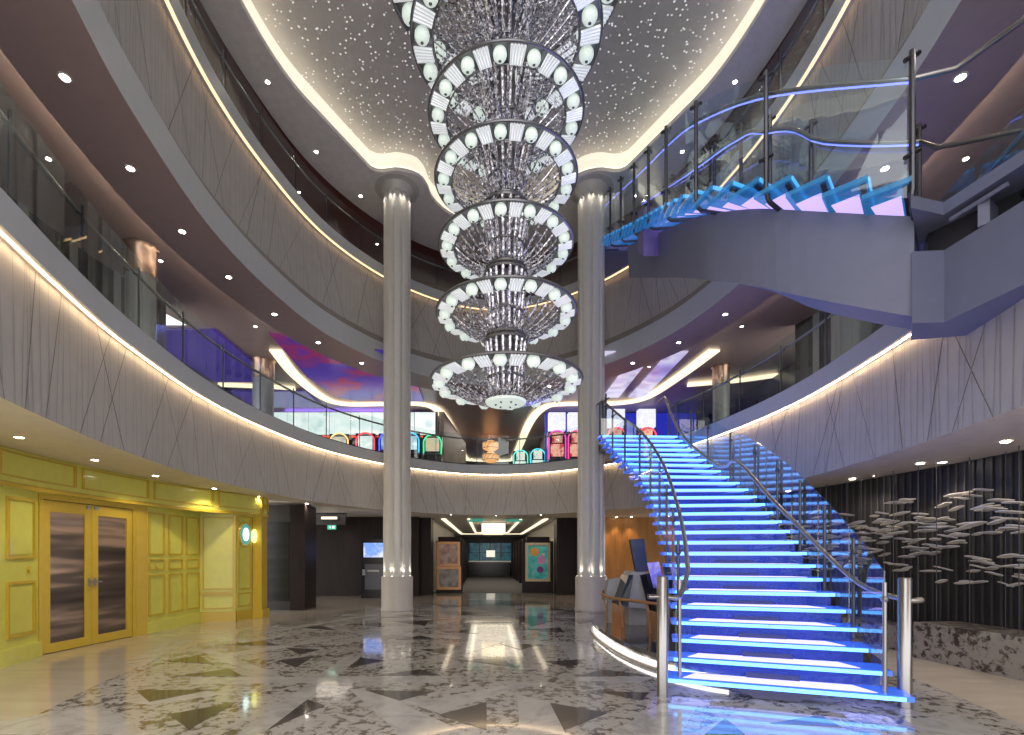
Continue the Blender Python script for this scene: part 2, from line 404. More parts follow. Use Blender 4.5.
# third deck
f3 = MB(); loft(f3, [(0.04, 7.88), (0.04, 9.65, 0)]); grooves(f3, 7.88, 9.65, 0.04, rg, 1, 2)
struct(f3.build('wall_third_deck_fascia', ['panel', 'groove_fine', 'groove']), 'taupe grooved fascia panels around the third deck', 'wall')
b3 = MB(); loft(b3, [(-0.12, 7.1), (-0.12, 7.66, 0), (0.02, 7.66, 0)])
struct(b3.build('trim_3', 'band'), 'wide grey lower band of the third deck', 'trim')
r3 = MB(); loft(r3, [(-0.03, 7.66), (0.0, 7.88, 0), (0.04, 7.88, 0)])
struct(r3.build('trim_4', 'reveal'), 'taupe shadow gap above the wide grey band', 'trim')
c3 = MB(); loft(c3, [(0.10, 9.65), (-0.09, 9.65, 0), (-0.09, Z3, 0), (0.0, Z3, 0)])
struct(c3.build('trim_5', 'band'), 'smooth grey edge band of the third deck', 'trim')
k3 = MB(); loft(k3, [(0.0, Z3), (0.0, Z3+0.05, 0), (0.06, Z3+0.05, 0), (0.06, Z3, 0)])
struct(k3.build('trim_6', 'dark_steel'), 'dark glazing channel along the third deck edge', 'trim')
led_strip('light_strip', -0.07, -0.02, 9.638, 'warm_thin', 'thin amber light strip under the edge band of the third deck')
# soffit under the third deck, then the raised gallery ceiling beyond it
s3 = MB(); loft(s3, [(-0.12, 7.1), (0.92, 7.1, 0), (0.92, 7.22, 0), (0.80, 7.22, 0)])
struct(s3.build('ceiling_third_deck_soffit', 'soffit_brown'), 'copper brown soffit ring under the third deck', 'ceiling')
led_strip('light_strip', 0.80, 0.86, 7.245, emit('gallery_cove_led', (1.0, 0.88, 0.72), 14.0), 'hidden cove strip behind the copper brown soffit ring')
g2 = MB(); loft(g2, [(0.7, 7.40), (3.4, 7.40, 0)])
def around(off, y0, y1, xw):
    sa, sb = s_of_y(y0, -1), s_of_y(y0, 1); arc = [pl(sb+(sa-sb)*k/40, off) for k in range(41)]
    return [(-xw, arc[-1].y), (-xw, y1), (xw, y1), (xw, arc[0].y)]+[(p.x, p.y) for p in arc]
g2.face([(x, y, 7.42) for x, y in around(3.2, 12, 34, 14)])
struct(g2.build('ceiling_second_deck', 'gallery_ceiling'), 'rosy brown ceiling over the second deck gallery', 'ceiling')
fl2 = MB(); loft(fl2, [(0.0, Z2-0.02), (3.4, Z2-0.02, 0)])
fl2.prism(around(3.3, 12, 34, 14), Z2-0.2, Z2-0.03)
struct(fl2.build('floor_second_deck', 'carpet'), 'carpeted walkway floor of the second deck', 'floor')
# walls behind the second deck gallery: left side dark panelling, right side dark panelling
for side, nm in ((-1, 'wall_gallery_left'), (1, 'wall_gallery_right')):
    wmb = MB(); sa, sb = (0.0, s_of_y(11.2, -1)) if side < 0 else (s_of_y(12.0, 1), 1.0)
    loft(wmb, [(3.0, Z2), (3.0, 7.42, 0)], sa, sb, 60)
    for k in range(16):                         # vertical battens
        s = sa+(sb-sa)*(k+0.5)/16; p = pl(s, 2.96); q = pl(s+0.003, 2.96); wmb.cur = 1
        wmb.hexa([(p.x,p.y,Z2),(q.x,q.y,Z2),(q.x,q.y-0.03,Z2),(p.x,p.y-0.03,Z2),(p.x,p.y,7.4),(q.x,q.y,7.4),(q.x,q.y-0.03,7.4),(p.x,p.y-0.03,7.4)])
    struct(wmb.build(nm, ['dark', 'column_grey']), 'dark panelled wall behind the %s second deck gallery' % ('left' if side < 0 else 'right'), 'wall')
for (x0, x1, nm, lab) in ((-14, -9.2, 'wall_casino_left', 'left'), (9.4, 14, 'wall_casino_right', 'right')):
    q = MB(); q.box(x0, x1, 14, 34, Z2, 7.4); struct(q.build(nm, 'navy'), 'navy side wall of the casino on the %s' % lab, 'wall')
q = MB(); q.box(-14, 14, 34, 34.2, Z2, 7.4); struct(q.build('wall_casino_back', 'maroon'), 'dark red back wall of the casino', 'wall')
# third deck gallery
g3 = MB(); loft(g3, [(0.0, Z3-0.02), (3.2, Z3-0.02, 0)])
struct(g3.build('floor_third_deck', 'carpet'), 'carpeted walkway floor of the third deck', 'floor')
w3 = MB(); loft(w3, [(2.6, Z3), (2.6, 12.2, 0)])
struct(w3.build('wall_upper_gallery', 'maroon'), 'maroon wall behind the third deck gallery', 'wall')
# top soffit between the lip of the cove and the gallery
lip_half = [(2.0,-1.0),(2.9,0.8),(3.5,2.4),(3.85,4.1),(4.25,5.2),(4.62,6.8),(4.77,8.3),(4.68,9.5),(4.44,10.55),(4.0,11.5),(3.45,12.6),(3.25,12.95),(2.95,13.0),(2.75,12.95),(2.45,12.98),(2.1,13.15),(1.92,13.5),(1.85,13.9),(1.65,14.3),(1.3,14.7),(0.7,15.05),(0,15.15)]
lf = [Vector((AX-x, y)) for x, y in lip_half]+[Vector((AX+x, y)) for x, y in lip_half[-2::-1]]
LIP, _ = resample(smooth_curve(lf, 6), 241)
def lip_pt(i, off):
    t = (LIP[min(i+1, 240)]-LIP[max(i-1, 0)]).normalized(); return LIP[i]+Vector((-t.y, t.x))*off
def lip_loft(mb, prof):
    for a, b in zip(prof, prof[1:]):
        mb.grid([[(*lip_pt(i, a[0]), a[1]), (*lip_pt(i, b[0]), b[1])] for i in range(241)])
st = MB(); st.grid([[(LIP[i].x, LIP[i].y, ZC), (*(PLAN[i]+PN[i]*0.30), ZC)] for i in range(241)])
lip_loft(st, [(0, ZC), (0, ZC+0.10), (0.10, ZC+0.10)])
st.grid([[(*(PLAN[i]+PN[i]*0.30), ZC), (*(PLAN[i]+PN[i]*0.30), ZC+0.2)] for i in range(241)])
struct(st.build('ceiling_upper_soffit', 'soffit_top'), 'grey soffit ring around the starry ceiling', 'ceiling')
up = MB(); up.grid([[(*(PLAN[i]+PN[i]*0.25), ZC+0.2), (*(PLAN[i]+PN[i]*2.7), ZC+0.2)] for i in range(241)])
struct(up.build('ceiling_upper_gallery', 'maroon'), 'maroon ceiling over the third deck gallery', 'ceiling')
cv = MB(); lip_loft(cv, [(0.10, ZC+0.10), (0.16, ZC+0.12), (0.16, ZS-0.08), (0.08, ZS)])  # lit look of the cove wall painted in as emission
tag(cv.build('cove_wall_glow', emit('cove_wall_glow', (1.0, 0.93, 0.76), 0.55)), 'wide cream cove wall with painted glow rising to the starry ceiling', 'light strip')
ce = MB(); lip_loft(ce, [(0.03, ZC+0.115), (0.03, ZC+0.14), (0.09, ZC+0.14), (0.09, ZC+0.115)])
tag(ce.build('cove_light', 'cove_led'), 'bright cream cove light framing the starry ceiling', 'light strip')
sc_ = MB(); sc_.face([(*lip_pt(i, 0.10), ZS) for i in range(241)])
struct(sc_.build('ceiling', 'stars'), 'grey ceiling scattered with tiny star lights', 'ceiling')
# lowest soffit (ceiling of the ground deck): slopes from the fascia to the side walls
def low_soffit(sa, sb, zo, width, nm, lab):
    q = MB(); loft(q, [(0.04, 2.835), (width, zo, 0)], sa, sb, 70); struct(q.build(nm, 'soffit_low'), lab, 'ceiling')
low_soffit(0, 0.5, 2.98, 2.3, 'ceiling_low_left', 'beige ground deck ceiling along the yellow wall')
low_soffit(0.5, 1.0, 2.88, 2.6, 'ceiling_low_right', 'beige ground deck ceiling along the sculpture wall')

# ------------------------------------------------------------------ railings of the two decks
def px_to_s(xs):
    return xs
def railing(name, label, z, sa, sb, pane_len, group=None):
    t = thing(name, label, 'railing', (*pl((sa+sb)/2, 0.03), z))
    o = Vector(t.location)
    n = max(1, round((sb-sa)*PLAN_L/pane_len))
    for k in range(n):
        a = sa+(sb-sa)*k/n+0.012/PLAN_L; b = sa+(sb-sa)*(k+1)/n-0.012/PLAN_L; g = MB(); sub = 4
        rows = [[pl(a+(b-a)*j/sub, 0.024), pl(a+(b-a)*j/sub, 0.036)] for j in range(sub+1)]
        ring = [[(p.x-o.x, p.y-o.y, 0.04), (q.x-o.x, q.y-o.y, 0.04), (q.x-o.x, q.y-o.y, 1.02), (p.x-o.x, p.y-o.y, 1.02)] for p, q in rows]
        g.grid(ring, closed_v=True); g.face(ring[0]); g.face(ring[-1][::-1]); g.build('pane', 'glass', t)
    for k in range(n+1):
        s = sa+(sb-sa)*k/n; p = pl(s, 0.07); q = pl(s, 0.14); g = MB()
        g.box(p.x-o.x-0.010, p.x-o.x+0.010, p.y-o.y-0.010, p.y-o.y+0.010, 0, 0.95)
        g.tube([(p.x-o.x, p.y-o.y, 0.84), (q.x-o.x, q.y-o.y, 0.87)], 0.012, 6)
        g.build('post', 'dark_steel', t)
    h = MB(); h.tube([(pl(sa+(sb-sa)*j/60, 0.14).x-o.x, pl(sa+(sb-sa)*j/60, 0.14).y-o.y, 0.90) for j in range(61)], 0.024, 10)
    h.build('handrail', 'steel', t, True)
    return t
sR = s_of_y(12.9, 1); sR2 = s_of_y(14.3, 1); sCol = s_of_y(15.0, -1); gap = 0.15/PLAN_L
railing('glass_railing', 'glass railing with steel handrail along the left side of the second deck', Z2, 0.02, sCol, 1.25)
railing('glass_railing', 'glass railing of the second deck between the two tall columns', Z2, sCol+gap, 1-sCol, 1.3)
railing('glass_railing', 'glass railing of the second deck right of the lower stair', Z2, sR, 0.98, 1.25)
railing('glass_railing', 'glass railing along the left side of the third deck', Z3, 0.02, sCol, 1.25)
railing('glass_railing', 'glass railing of the third deck between the two tall columns', Z3, sCol+gap, 1-sCol, 1.3)
railing('glass_railing', 'glass railing of the third deck right of the upper stair', Z3, sR, 0.98, 1.25)

# ------------------------------------------------------------------ downlights
dproto = None
def downlight(loc, label, group, r=0.05, power=0, size=100, col=(1, 0.86, 0.68), scale=1.0):
    global dproto
    if dproto is None:
        t = thing('ceiling_downlight', label, 'downlight', loc, 0, group)
        a = MB(); a.lathe([(0.05, -0.004), (0.05, -0.008), (0.045, -0.010)], (0, 0, 0), 16); a.build('lens', 'down', t)
        b = MB(); b.lathe([(0.051, 0.0), (0.051, -0.008), (0.07, -0.008), (0.074, 0.0)], (0, 0, 0), 20, cap=False); b.build('trim_ring', 'down_trim', t)
        dproto = t; o = t
    else:
        o = copy_tree(dproto, loc, None, label); o['group'] = group
    o.scale = (scale,)*3
    if power: spot('downlight_beam', (loc[0], loc[1], loc[2]-0.03), power, size, col)
    return o
ORD = ['first', 'second', 'third', 'fourth', 'fifth', 'sixth', 'seventh', 'eighth', 'ninth']
def arc_downlights(z, off, pts, label, group, power, size, scale=1.0):
    arc = abs(pts[0]-0.5) > 0.15                # a run down one side is counted from its far end
    for i, s in enumerate(pts):
        lab = label + (', %s from the far end' % ORD[len(pts)-1-i] if arc else ', %s from the left' % ORD[i])
        p = pl(s, off); downlight((p.x, p.y, z), lab, group, power=power, size=size, scale=scale)
for side in (-1, 1):
    sd = 'left' if side < 0 else 'right'
    ys = [4.6, 5.9, 7.2, 8.5, 9.9, 11.4, 12.9, 14.2, 15.4]
    arc_downlights(7.098, 0.42, [s_of_y(y, side) for y in ys], 'round downlight in copper brown soffit ring, %s side' % sd, 'downlights in the brown soffit, %s' % sd, 22, 120, 1.0)
    arc_downlights(7.398, 1.75, [s_of_y(y, side) for y in (5.0, 7.5, 9.8, 12.2, 14.6)], 'small downlight in rosy ceiling over %s second deck gallery' % sd, 'gallery ceiling downlights, %s' % sd, 9, 130, 0.7)
    ys = [3.2, 4.7, 6.0, 7.3, 8.7, 10.2, 11.6, 13.0]
    arc_downlights((2.90 if side < 0 else 2.845), 1.0, [s_of_y(y, side) for y in ys], 'round downlight in beige ground deck ceiling, %s side' % sd, 'ground deck downlights, %s' % sd, 26 if side < 0 else 16, 130, 0.9)
    arc_downlights(ZC-0.002, -0.1, [s_of_y(y, side) for y in (6.9, 8.8, 10.5, 12.2, 13.8)], 'round downlight in grey soffit ring, %s side' % sd, 'upper soffit downlights, %s' % sd, 16, 120, 0.85)
arc_downlights(7.098, 0.42, [0.46, 0.54], 'round downlight in the brown soffit behind the chandelier', 'soffit downlights behind the chandelier', 22, 120)
arc_downlights(2.838, 0.25, [0.43, 0.465, 0.5, 0.535, 0.57], 'tiny downlight at ceiling edge before the corridor', 'corridor edge downlights', 8, 120, 0.5)

for side in (-1, 1):
    sd = 'left' if side < 0 else 'right'
    arc_downlights(ZC+0.198, 1.5, [s_of_y(y, side) for y in (6.0, 8.6, 11.0, 13.2, 15.2)], 'small downlight in maroon ceiling of %s third deck gallery' % sd, 'third deck gallery downlights, %s' % sd, 25, 130, 0.7)
# ------------------------------------------------------------------ tall columns
def tall_column(x, y, label):
    t = thing('fluted_column', label, 'column', (x, y, 0))
    a = MB(); a.lathe([(0.44, 0.005), (0.44, 0.06), (0.425, 0.08), (0.425, 0.90), (0.40, 0.93)], n=40); a.build('plinth', 'plinth', t, True)
    def flute(th): return 1-0.17*max(0, math.cos(8*(th+0.2)))**3
    b = MB()
    b.lathe([(0.375, 0.90), (0.375, 2.8), (0.365, 2.84), (0.365, 7), (0.365, 11.0), (0.36, 11.2), (0.33, 11.35)], n=96, rf=flute, cap=False); b.build('shaft', 'column', t, True)
    c = MB(); c.lathe([(0.30, 11.2), (0.42, 11.38), (0.44, 11.44), (0.60, 11.449)], n=40, cap=False); c.build('capital', 'column', t, True)
    for k in range(8):
        th = 2*PI*k/8-0.2
        if math.sin(th) > 0.5: continue
        lx, ly = 0.37*math.cos(th), 0.37*math.sin(th)
        d = MB(); d.lathe([(0.02, 0.932), (0.02, 0.94)], (lx, ly, 0), 12); d.build('uplight', 'led_white', t)
        spot('uplight_beam', (x+0.39*math.cos(th), y+0.39*math.sin(th), 0.95), 8, 60, (1, 0.9, 0.75), (-0.03*math.cos(th), -0.03*math.sin(th), 1), r=0.01)
        spot('capital_beam', (x+0.43*math.cos(th), y+0.43*math.sin(th), 11.25), 8.0, 70, (1, 0.92, 0.78), (-0.06*math.cos(th), -0.06*math.sin(th), -1), r=0.01)
tall_column(-2.45, 13.64, 'tall pale fluted column left of the chandelier')
tall_column(2.84, 13.64, 'tall pale fluted column right of the chandelier')
def drum_column(x, y, label, r=0.26):
    t = thing('drum_column', label, 'column', (x, y, Z2))
    a = MB(); a.lathe([(r, 0), (r, 2.35)], n=32); a.build('shaft', 'column_grey', t, True)
    b = MB(); b.lathe([(r+0.02, 2.35), (r+0.02, 2.88), (r+0.06, 2.93)], n=32); b.build('collar', 'copper', t, True)
drum_column(-6.65, 9.6, 'grey round column on the left second deck gallery', 0.25)
drum_column(-6.8, 15.2, 'grey round column beside the purple casino ceiling', 0.3)
drum_column(7.35, 15.7, 'slim grey column behind the right second deck railing', 0.24)
drum_column(7.58, 10.35, 'wide grey column under the upper stair beam', 0.38)

# ------------------------------------------------------------------ chandelier
CH = (AX, 8.0)
tiers = [(1.20, 2.76), (1.10, 3.85), (1.06, 4.93), (1.12, 5.98), (1.22, 6.98), (1.50, 8.2), (1.92, 9.3)]
ch = thing('crystal_chandelier', 'giant tiered crystal chandelier hanging down the middle of the atrium', 'chandelier', (CH[0], CH[1], EYE))
globe_me = None
for ti, (R, zr) in enumerate(tiers):
    hub = 0.30; drop = 0.30 if ti == 0 else 0.36+0.06*max(0, ti-3)
    rim = MB()
    rim.torus((0, 0, zr), R, 0.022, 72, 8); rim.torus((0, 0, zr-0.05), R*0.77, 0.013, 60, 6); rim.torus((0, 0, zr-drop), hub, 0.03, 40, 6)
    for k in range(28):
        th = 2*PI*k/28; rim.tube([(R*0.77*math.cos(th), R*0.77*math.sin(th), zr-0.05), (R*math.cos(th), R*math.sin(th), zr)], 0.007, 5)
    # dark backing band above the lamps
    rim.grid([[((R-0.01)*math.cos(2*PI*k/72), (R-0.01)*math.sin(2*PI*k/72), zr+0.03), (R*0.77*math.cos(2*PI*k/72), R*0.77*math.sin(2*PI*k/72), zr+0.02)] for k in range(73)])
    rim.grid([[(R*0.99*math.cos(2*PI*k/72), R*0.99*math.sin(2*PI*k/72), zr+0.03), (R*1.0*math.cos(2*PI*k/72), R*1.0*math.sin(2*PI*k/72), zr-0.02)] for k in range(73)])
    ro = rim.build('tier_rim', 'chand_dark', ch, True)
    # crystal ribs of the bowl, thick with cut drops
    rb = MB(); rr = random.Random(ti)
    nr = 30 if ti < 5 else 44
    for k in range(nr):
        th = 2*PI*(k+0.5)/nr; pts = []
        for j in range(7):
            u = j/6; r = hub+(R*0.77-hub)*u; z = zr-drop+(drop-0.05)*(u**1.7)
            pts.append((r*math.cos(th), r*math.sin(th), z))
        rb.tube(pts, 0.013, 5)
        for j in range(22):
            u = (j+rr.random())/22; r = hub+(R*0.77-hub)*u; z = zr-drop+(drop-0.05)*(u**1.7)+rr.uniform(0.0, 0.14); a = th+rr.uniform(-0.1, 0.1)
            s = rr.uniform(0.014, 0.036); x, y = r*math.cos(a), r*math.sin(a)
            i = len(rb.v); rb.v += [(x, y, z-s), (x+s*0.6, y, z), (x, y+s*0.6, z), (x-s*0.6, y, z), (x, y-s*0.6, z), (x, y, z+s)]
            for f in ((0,2,1),(0,3,2),(0,4,3),(0,1,4),(5,1,2),(5,2,3),(5,3,4),(5,4,1)): rb.f.append(tuple(i+q for q in f)); rb.m.append(0)
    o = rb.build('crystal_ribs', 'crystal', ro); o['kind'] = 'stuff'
    # stem of crystal rods from this hub up to the next tier
    ztop = (tiers[ti+1][1]-0.42) if ti < len(tiers)-1 else ZS-EYE
    sm = MB(); rt = 0.27+0.045*max(0, ti-1)
    sm.lathe([(0.15, zr-drop), (0.15, ztop)], n=16)
    sm.cur = 1
    for k in range(18):
        th = 2*PI*k/18; r0 = 0.26; r1 = rt+0.05
        sm.tube([(r0*math.cos(th), r0*math.sin(th), zr-drop+0.02), (r0*math.cos(th), r0*math.sin(th), zr-drop+0.35), (r1*math.cos(th), r1*math.sin(th), ztop-0.02)], 0.026, 6)
    sm.cur = 0; sm.torus((0, 0, zr-drop+0.36), 0.285, 0.02, 36, 6); sm.torus((0, 0, ztop-0.03), rt+0.06, 0.025, 36, 6)
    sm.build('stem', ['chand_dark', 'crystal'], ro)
    if ti == 0:
        d = MB(); d.lathe([(0.33, zr-drop-0.005), (0.31, zr-drop-0.04), (0.02, zr-drop-0.05)], n=32); d.build('bottom_lens', 'globe', ro, True)
        d = MB()
        for k in range(6): d.sphere((0.16*math.cos(k*PI/3), 0.16*math.sin(k*PI/3), zr-drop-0.055), 0.018, 8, 6)
        d.build('lens_studs', 'chand_dark', ro)
    for k in range(14):
        th = 2*PI*(k+0.25)/14; rc = R*0.885; zc = zr-0.035
        g = MB(); gr = R*0.08; g.sphere((rc*math.cos(th), rc*math.sin(th), zc-0.01), gr, 14, 10)
        g.cur = 1; g.sphere((rc*math.cos(th)*1.0, rc*math.sin(th)*1.0, zc-0.01-gr*0.86), gr*0.26, 8, 6); g.build('lamp_globe', ['globe', 'chand_dark'], ro, True)
        g = MB()
        th2 = th+PI/14; bars = 5
        for b_ in range(bars):
            a = th2+(b_-(bars-1)/2)*0.19/bars
            for (ra, rb_) in ((0.79, 0.985),):
                p0 = Vector((R*ra*math.cos(a), R*ra*math.sin(a), zr-0.075)); p1 = Vector((R*rb_*math.cos(a), R*rb_*math.sin(a), zr-0.03))
                g.tube([p0, p1], R*0.0165, 6)
        g.build('crystal_panel', 'crystal_bar', ro)
def pl3(x, y, z, e, r=0.25):
    d = bpy.data.lights.new('chandelier_glow', 'POINT'); d.energy = e; d.shadow_soft_size = r; d.color = (0.95, 0.97, 1)
    o = bpy.data.objects.new('chandelier_glow', d); COL.objects.link(o); o.location = (x, y, z)

for R_, z_ in tiers: pl3(CH[0], CH[1], EYE+z_-0.10, 110*R_, 0.12)
# ------------------------------------------------------------------ stairs
def path_eval(pts, n=80):
    c, L = resample(smooth_curve([Vector(p) for p in pts], 16), n); return c, L
def along(c, u):
    f = max(0, min(1, u))*(len(c)-1); i = min(int(f), len(c)-2); return c[i].lerp(c[i+1], f-i)
def heading(c, u):
    a = along(c, max(0, u-0.02)); b = along(c, min(1, u+0.02)); d = b-a; d = Vector((d.x, d.y)); d.normalize(); return d

# lower flight: floor -> second deck
LC, _ = path_eval([(2.94,5.05,0),(3.28,6.0,0),(3.58,7.1,0),(3.85,8.4,0),(3.96,9.7,0),(3.86,11.0,0),(3.78,12.7,0)])
st1 = thing('glass_staircase', 'curved glass staircase glowing blue from the floor up to the second deck', 'staircase', (3.2, 6, 0))
O1 = Vector((3.2, 6, 0))
NT = 26
def tread_poly(c, u0, u1, wl, wr, ext=0.0):
    a, b = along(c, u0), along(c, u1); ha, hb = heading(c, u0), heading(c, u1)
    na, nb = Vector((ha.y, -ha.x)), Vector((hb.y, -hb.x))
    return [Vector((a.x, a.y))-na*wl, Vector((a.x, a.y))+na*wr, Vector((b.x, b.y))+nb*wr, Vector((b.x, b.y))-nb*wl]
for k in range(NT):
    u0 = k/NT; u1 = (k+1.25)/NT; z = Z2/NT*(k+1)
    wd = 1.0 if k > 1 else (1.12 if k == 0 else 1.05)
    P = [p-Vector((O1.x, O1.y)) for p in tread_poly(LC, u0, u1, wd, wd)]
    m = MB(); m.prism(P, z-0.05, z)
    t = m.build('tread', 'tread', st1)
    f = P[1]-P[0]; d = (P[3]-P[0]).normalized()
    e = MB(); a, b = P[0]+f*0.03-d*0.012, P[1]-f*0.03-d*0.012
    e.prism([a, b, b+d*0.018, a+d*0.018], z-0.046, z-0.010); e.build('nosing_light', 'led_cyan', t)
    e = MB(); a, b = P[0]+f*0.10+d*0.06, P[1]-f*0.12+d*0.06
    e.prism([a, b, b-f*0.06+d*0.26, a+f*0.06+d*0.26], z, z+0.004); e.build('top_light', 'led_violet', t)
    e = MB(); a, b = P[0]+f*0.05+d*0.05, P[1]-f*0.05+d*0.05; dd = (P[3]-P[0]).length*0.66
    e.prism([a, b, b+d*dd, a+d*dd], z-0.056, z-0.051); e.build('underside_panel', 'panel_lav', t)
    e = MB(); a, b = P[0]+f*0.04+d*0.06, P[1]-f*0.04+d*0.06
    e.prism([a, b, b+d*0.012, a+d*0.012], max(0.006, z-Z2/NT+0.006), z-0.052)
    if k: e.build('riser', 'riser', t)
    # angular bracket that carries the tread on the central beam
    c0 = (P[0]+P[1])/2+d*0.08; fn = f.normalized()
    br = MB()
    br.hexa([(*(c0-fn*0.48), z-0.075), (*(c0+fn*0.48), z-0.075), (*(c0+fn*0.48+d*0.16), z-0.075), (*(c0-fn*0.48+d*0.16), z-0.075),
             (*(c0-fn*0.62), z-0.057), (*(c0+fn*0.62), z-0.057), (*(c0+fn*0.62+d*0.16), z-0.057), (*(c0-fn*0.62+d*0.16), z-0.057)])
    br.hexa([(*(c0-fn*0.20), z-0.15), (*(c0+fn*0.20), z-0.15), (*(c0+fn*0.20+d*0.16), z-0.15), (*(c0-fn*0.20+d*0.16), z-0.15),
             (*(c0-fn*0.42), z-0.075), (*(c0+fn*0.42), z-0.075), (*(c0+fn*0.42+d*0.16), z-0.075), (*(c0-fn*0.42+d*0.16), z-0.075)])
    br.build('tread_bracket', 'spine_dark', t)
def spine(c, z0, z1, w, top, bot, u0, u1, parent, O, off=0.0, name='central_beam', n=40, mtl='spine', bot1=None):
    rows = []
    for k in range(n+1):
        u = u0+(u1-u0)*k/n; p = along(c, u); h = heading(c, u); nn = Vector((h.y, -h.x)); z = z0+(z1-z0)*u
        q = Vector((p.x, p.y))+nn*off-Vector((O.x, O.y))
        zb = max(z-(bot+((bot1 or bot)-bot)*k/n), 0.012-O.z)
        rows.append([(*(q-nn*w/2), z-top), (*(q+nn*w/2), z-top), (*(q+nn*w*0.42), zb), (*(q-nn*w*0.42), zb)])
    m = MB(); m.grid(rows, closed_v=True); m.face(rows[0]); m.face(rows[-1][::-1]); return m.build(name, mtl, parent)
spine(LC, 0.17, Z2+0.17, 0.5, 0.16, 0.50, 0.01, 0.985, st1, O1, mtl='spine_dark')
def rail_path(c, z0, z1, side, w, h, us, O, hook=None):
    out = []
    for u in us:
        p = along(c, u); hd = heading(c, u); nn = Vector((hd.y, -hd.x))*side*w
        out.append((p.x+nn.x-O.x, p.y+nn.y-O.y, z0+(z1-z0)*u+h-O.z))
    return out
for side in (-1, 1):
    us = [0.0+0.97*k/40 for k in range(41)]
    P = rail_path(LC, 0.17, Z2, side, 0.84, 0.93, us, O1)
    # lead to the newel: level run in front of the first tread
    nx, ny = ((1.86, 5.30) if side < 0 else (4.12, 4.93))
    lead = [(nx-O1.x+(-0.16 if side < 0 else 0.14), ny-O1.y-0.02, 1.06), (nx-O1.x+side*0.0, ny-O1.y, 1.06)]
    if side < 0: P = lead+[(nx-O1.x+0.2, ny-O1.y+0.05, 1.06)]+P[2:]
    else:
        P = [tuple(Vector(v)-O1) for v in [(4.26,4.90,1.06),(4.12,4.93,1.06),(4.11,5.4,1.14),(4.09,5.8,1.36),(4.0,6.4,1.86),(4.02,7.1,2.32),(4.05,8.1,3.02),(4.15,8.9,3.07),(4.17,10.4,3.87),(4.25,11.4,4.60),(4.36,12.2,5.30)]]
    # curl up to the landing rail
    q = Vector(P[-1]); P += [tuple(q+Vector((side*0.05, 0.25, 0.12))), tuple(q+Vector((side*0.08, 0.7, 0.15)))]
    h = MB(); h.tube([tuple(v) for v in smooth_curve([Vector(p) for p in P], 3)], 0.027, 10); h.build('handrail', 'steel', st1, True)
    nw = MB(); nw.lathe([(0.058, 0.0), (0.058, 1.26), (0.05, 1.27)], (nx-O1.x, ny-O1.y, 0.005), 24); nw.build('newel_post', 'steel', st1, True)
    # glass panes and posts
    npn = 8
    for k in range(npn):
        ua = 0.03+0.94*k/npn; ub = 0.03+0.94*(k+1)/npn-0.006; sub = 5
        lo = rail_path(LC, 0.17, Z2, side, 0.955, -0.10, [ua+(ub-ua)*j/sub for j in range(sub+1)], O1)
        hi = rail_path(LC, 0.17, Z2, side, 0.955, 1.04, [ua+(ub-ua)*j/sub for j in range(sub+1)], O1)
        lo2 = rail_path(LC, 0.17, Z2, side, 0.967, -0.10, [ua+(ub-ua)*j/sub for j in range(sub+1)], O1)
        hi2 = rail_path(LC, 0.17, Z2, side, 0.967, 1.04, [ua+(ub-ua)*j/sub for j in range(sub+1)], O1)
        g = MB(); rows = [[a, b, c_, d_] for a, b, c_, d_ in zip(lo, hi, hi2, lo2)]
        g.grid(rows, closed_v=True); g.face(rows[0]); g.face(rows[-1][::-1]); g.build('glass_pane', 'glass_blue', st1)
    for k in range(10):
        u = 0.015+0.95*k/9
        a = rail_path(LC, 0.17, Z2, side, 0.925, -0.14, [u], O1)[0]; b = rail_path(LC, 0.17, Z2, side, 0.925, 1.0, [u], O1)[0]; r = rail_path(LC, 0.17, Z2, side, 0.84, 0.90, [u], O1)[0]
        if side > 0: r = min(P, key=lambda v: abs(v[1]-r[1])); r = (r[0], r[1], r[2]-0.03)
        g = MB(); g.tube([(a[0], a[1], max(0.01, a[2])), b], 0.02, 8); (g.tube([(b[0], b[1], b[2]-0.16), r], 0.012, 6) if (Vector(r)-Vector(b)).length < 0.42 else None)
        g.sphere((b[0], b[1], b[2]-0.16), 0.035, 8, 6)
        g.build('baluster', 'dark_steel' if k > 0 else 'steel', st1)
# landing between the stair head and the second deck
lp = MB(); lp.prism([(2.95,12.55),(4.95,12.55),(5.05,13.2),(4.6,14.3),(3.55,15.1),(3.1,15.0)], Z2-0.25, Z2-0.005)
struct(lp.build('floor_stair_landing', 'spine'), 'slate landing at the head of the lower glass stair', 'floor')
lr = thing('landing_railing', 'curved tube and glass railing beside the right column at the stair head', 'railing', (3.05, 12.6, Z2))
h = MB(); h.tube([(0.0,-0.1,0.95),(-0.05,0.5,1.05),(-0.05,1.2,1.05),(0.05,2.2,1.05)], 0.024, 8); h.build('handrail', 'steel', lr, True)
for k in range(4):
    g = MB(); g.box(-0.07, -0.03, 0.0+0.7*k, 0.04+0.7*k, -0.2, 1.1); g.build('post', 'dark_steel', lr)
for k in range(3):
    g = MB(); g.box(-0.056, -0.044, 0.05+0.7*k, 0.69+0.7*k, 0.05, 1.05); g.build('pane', 'glass_blue', lr)

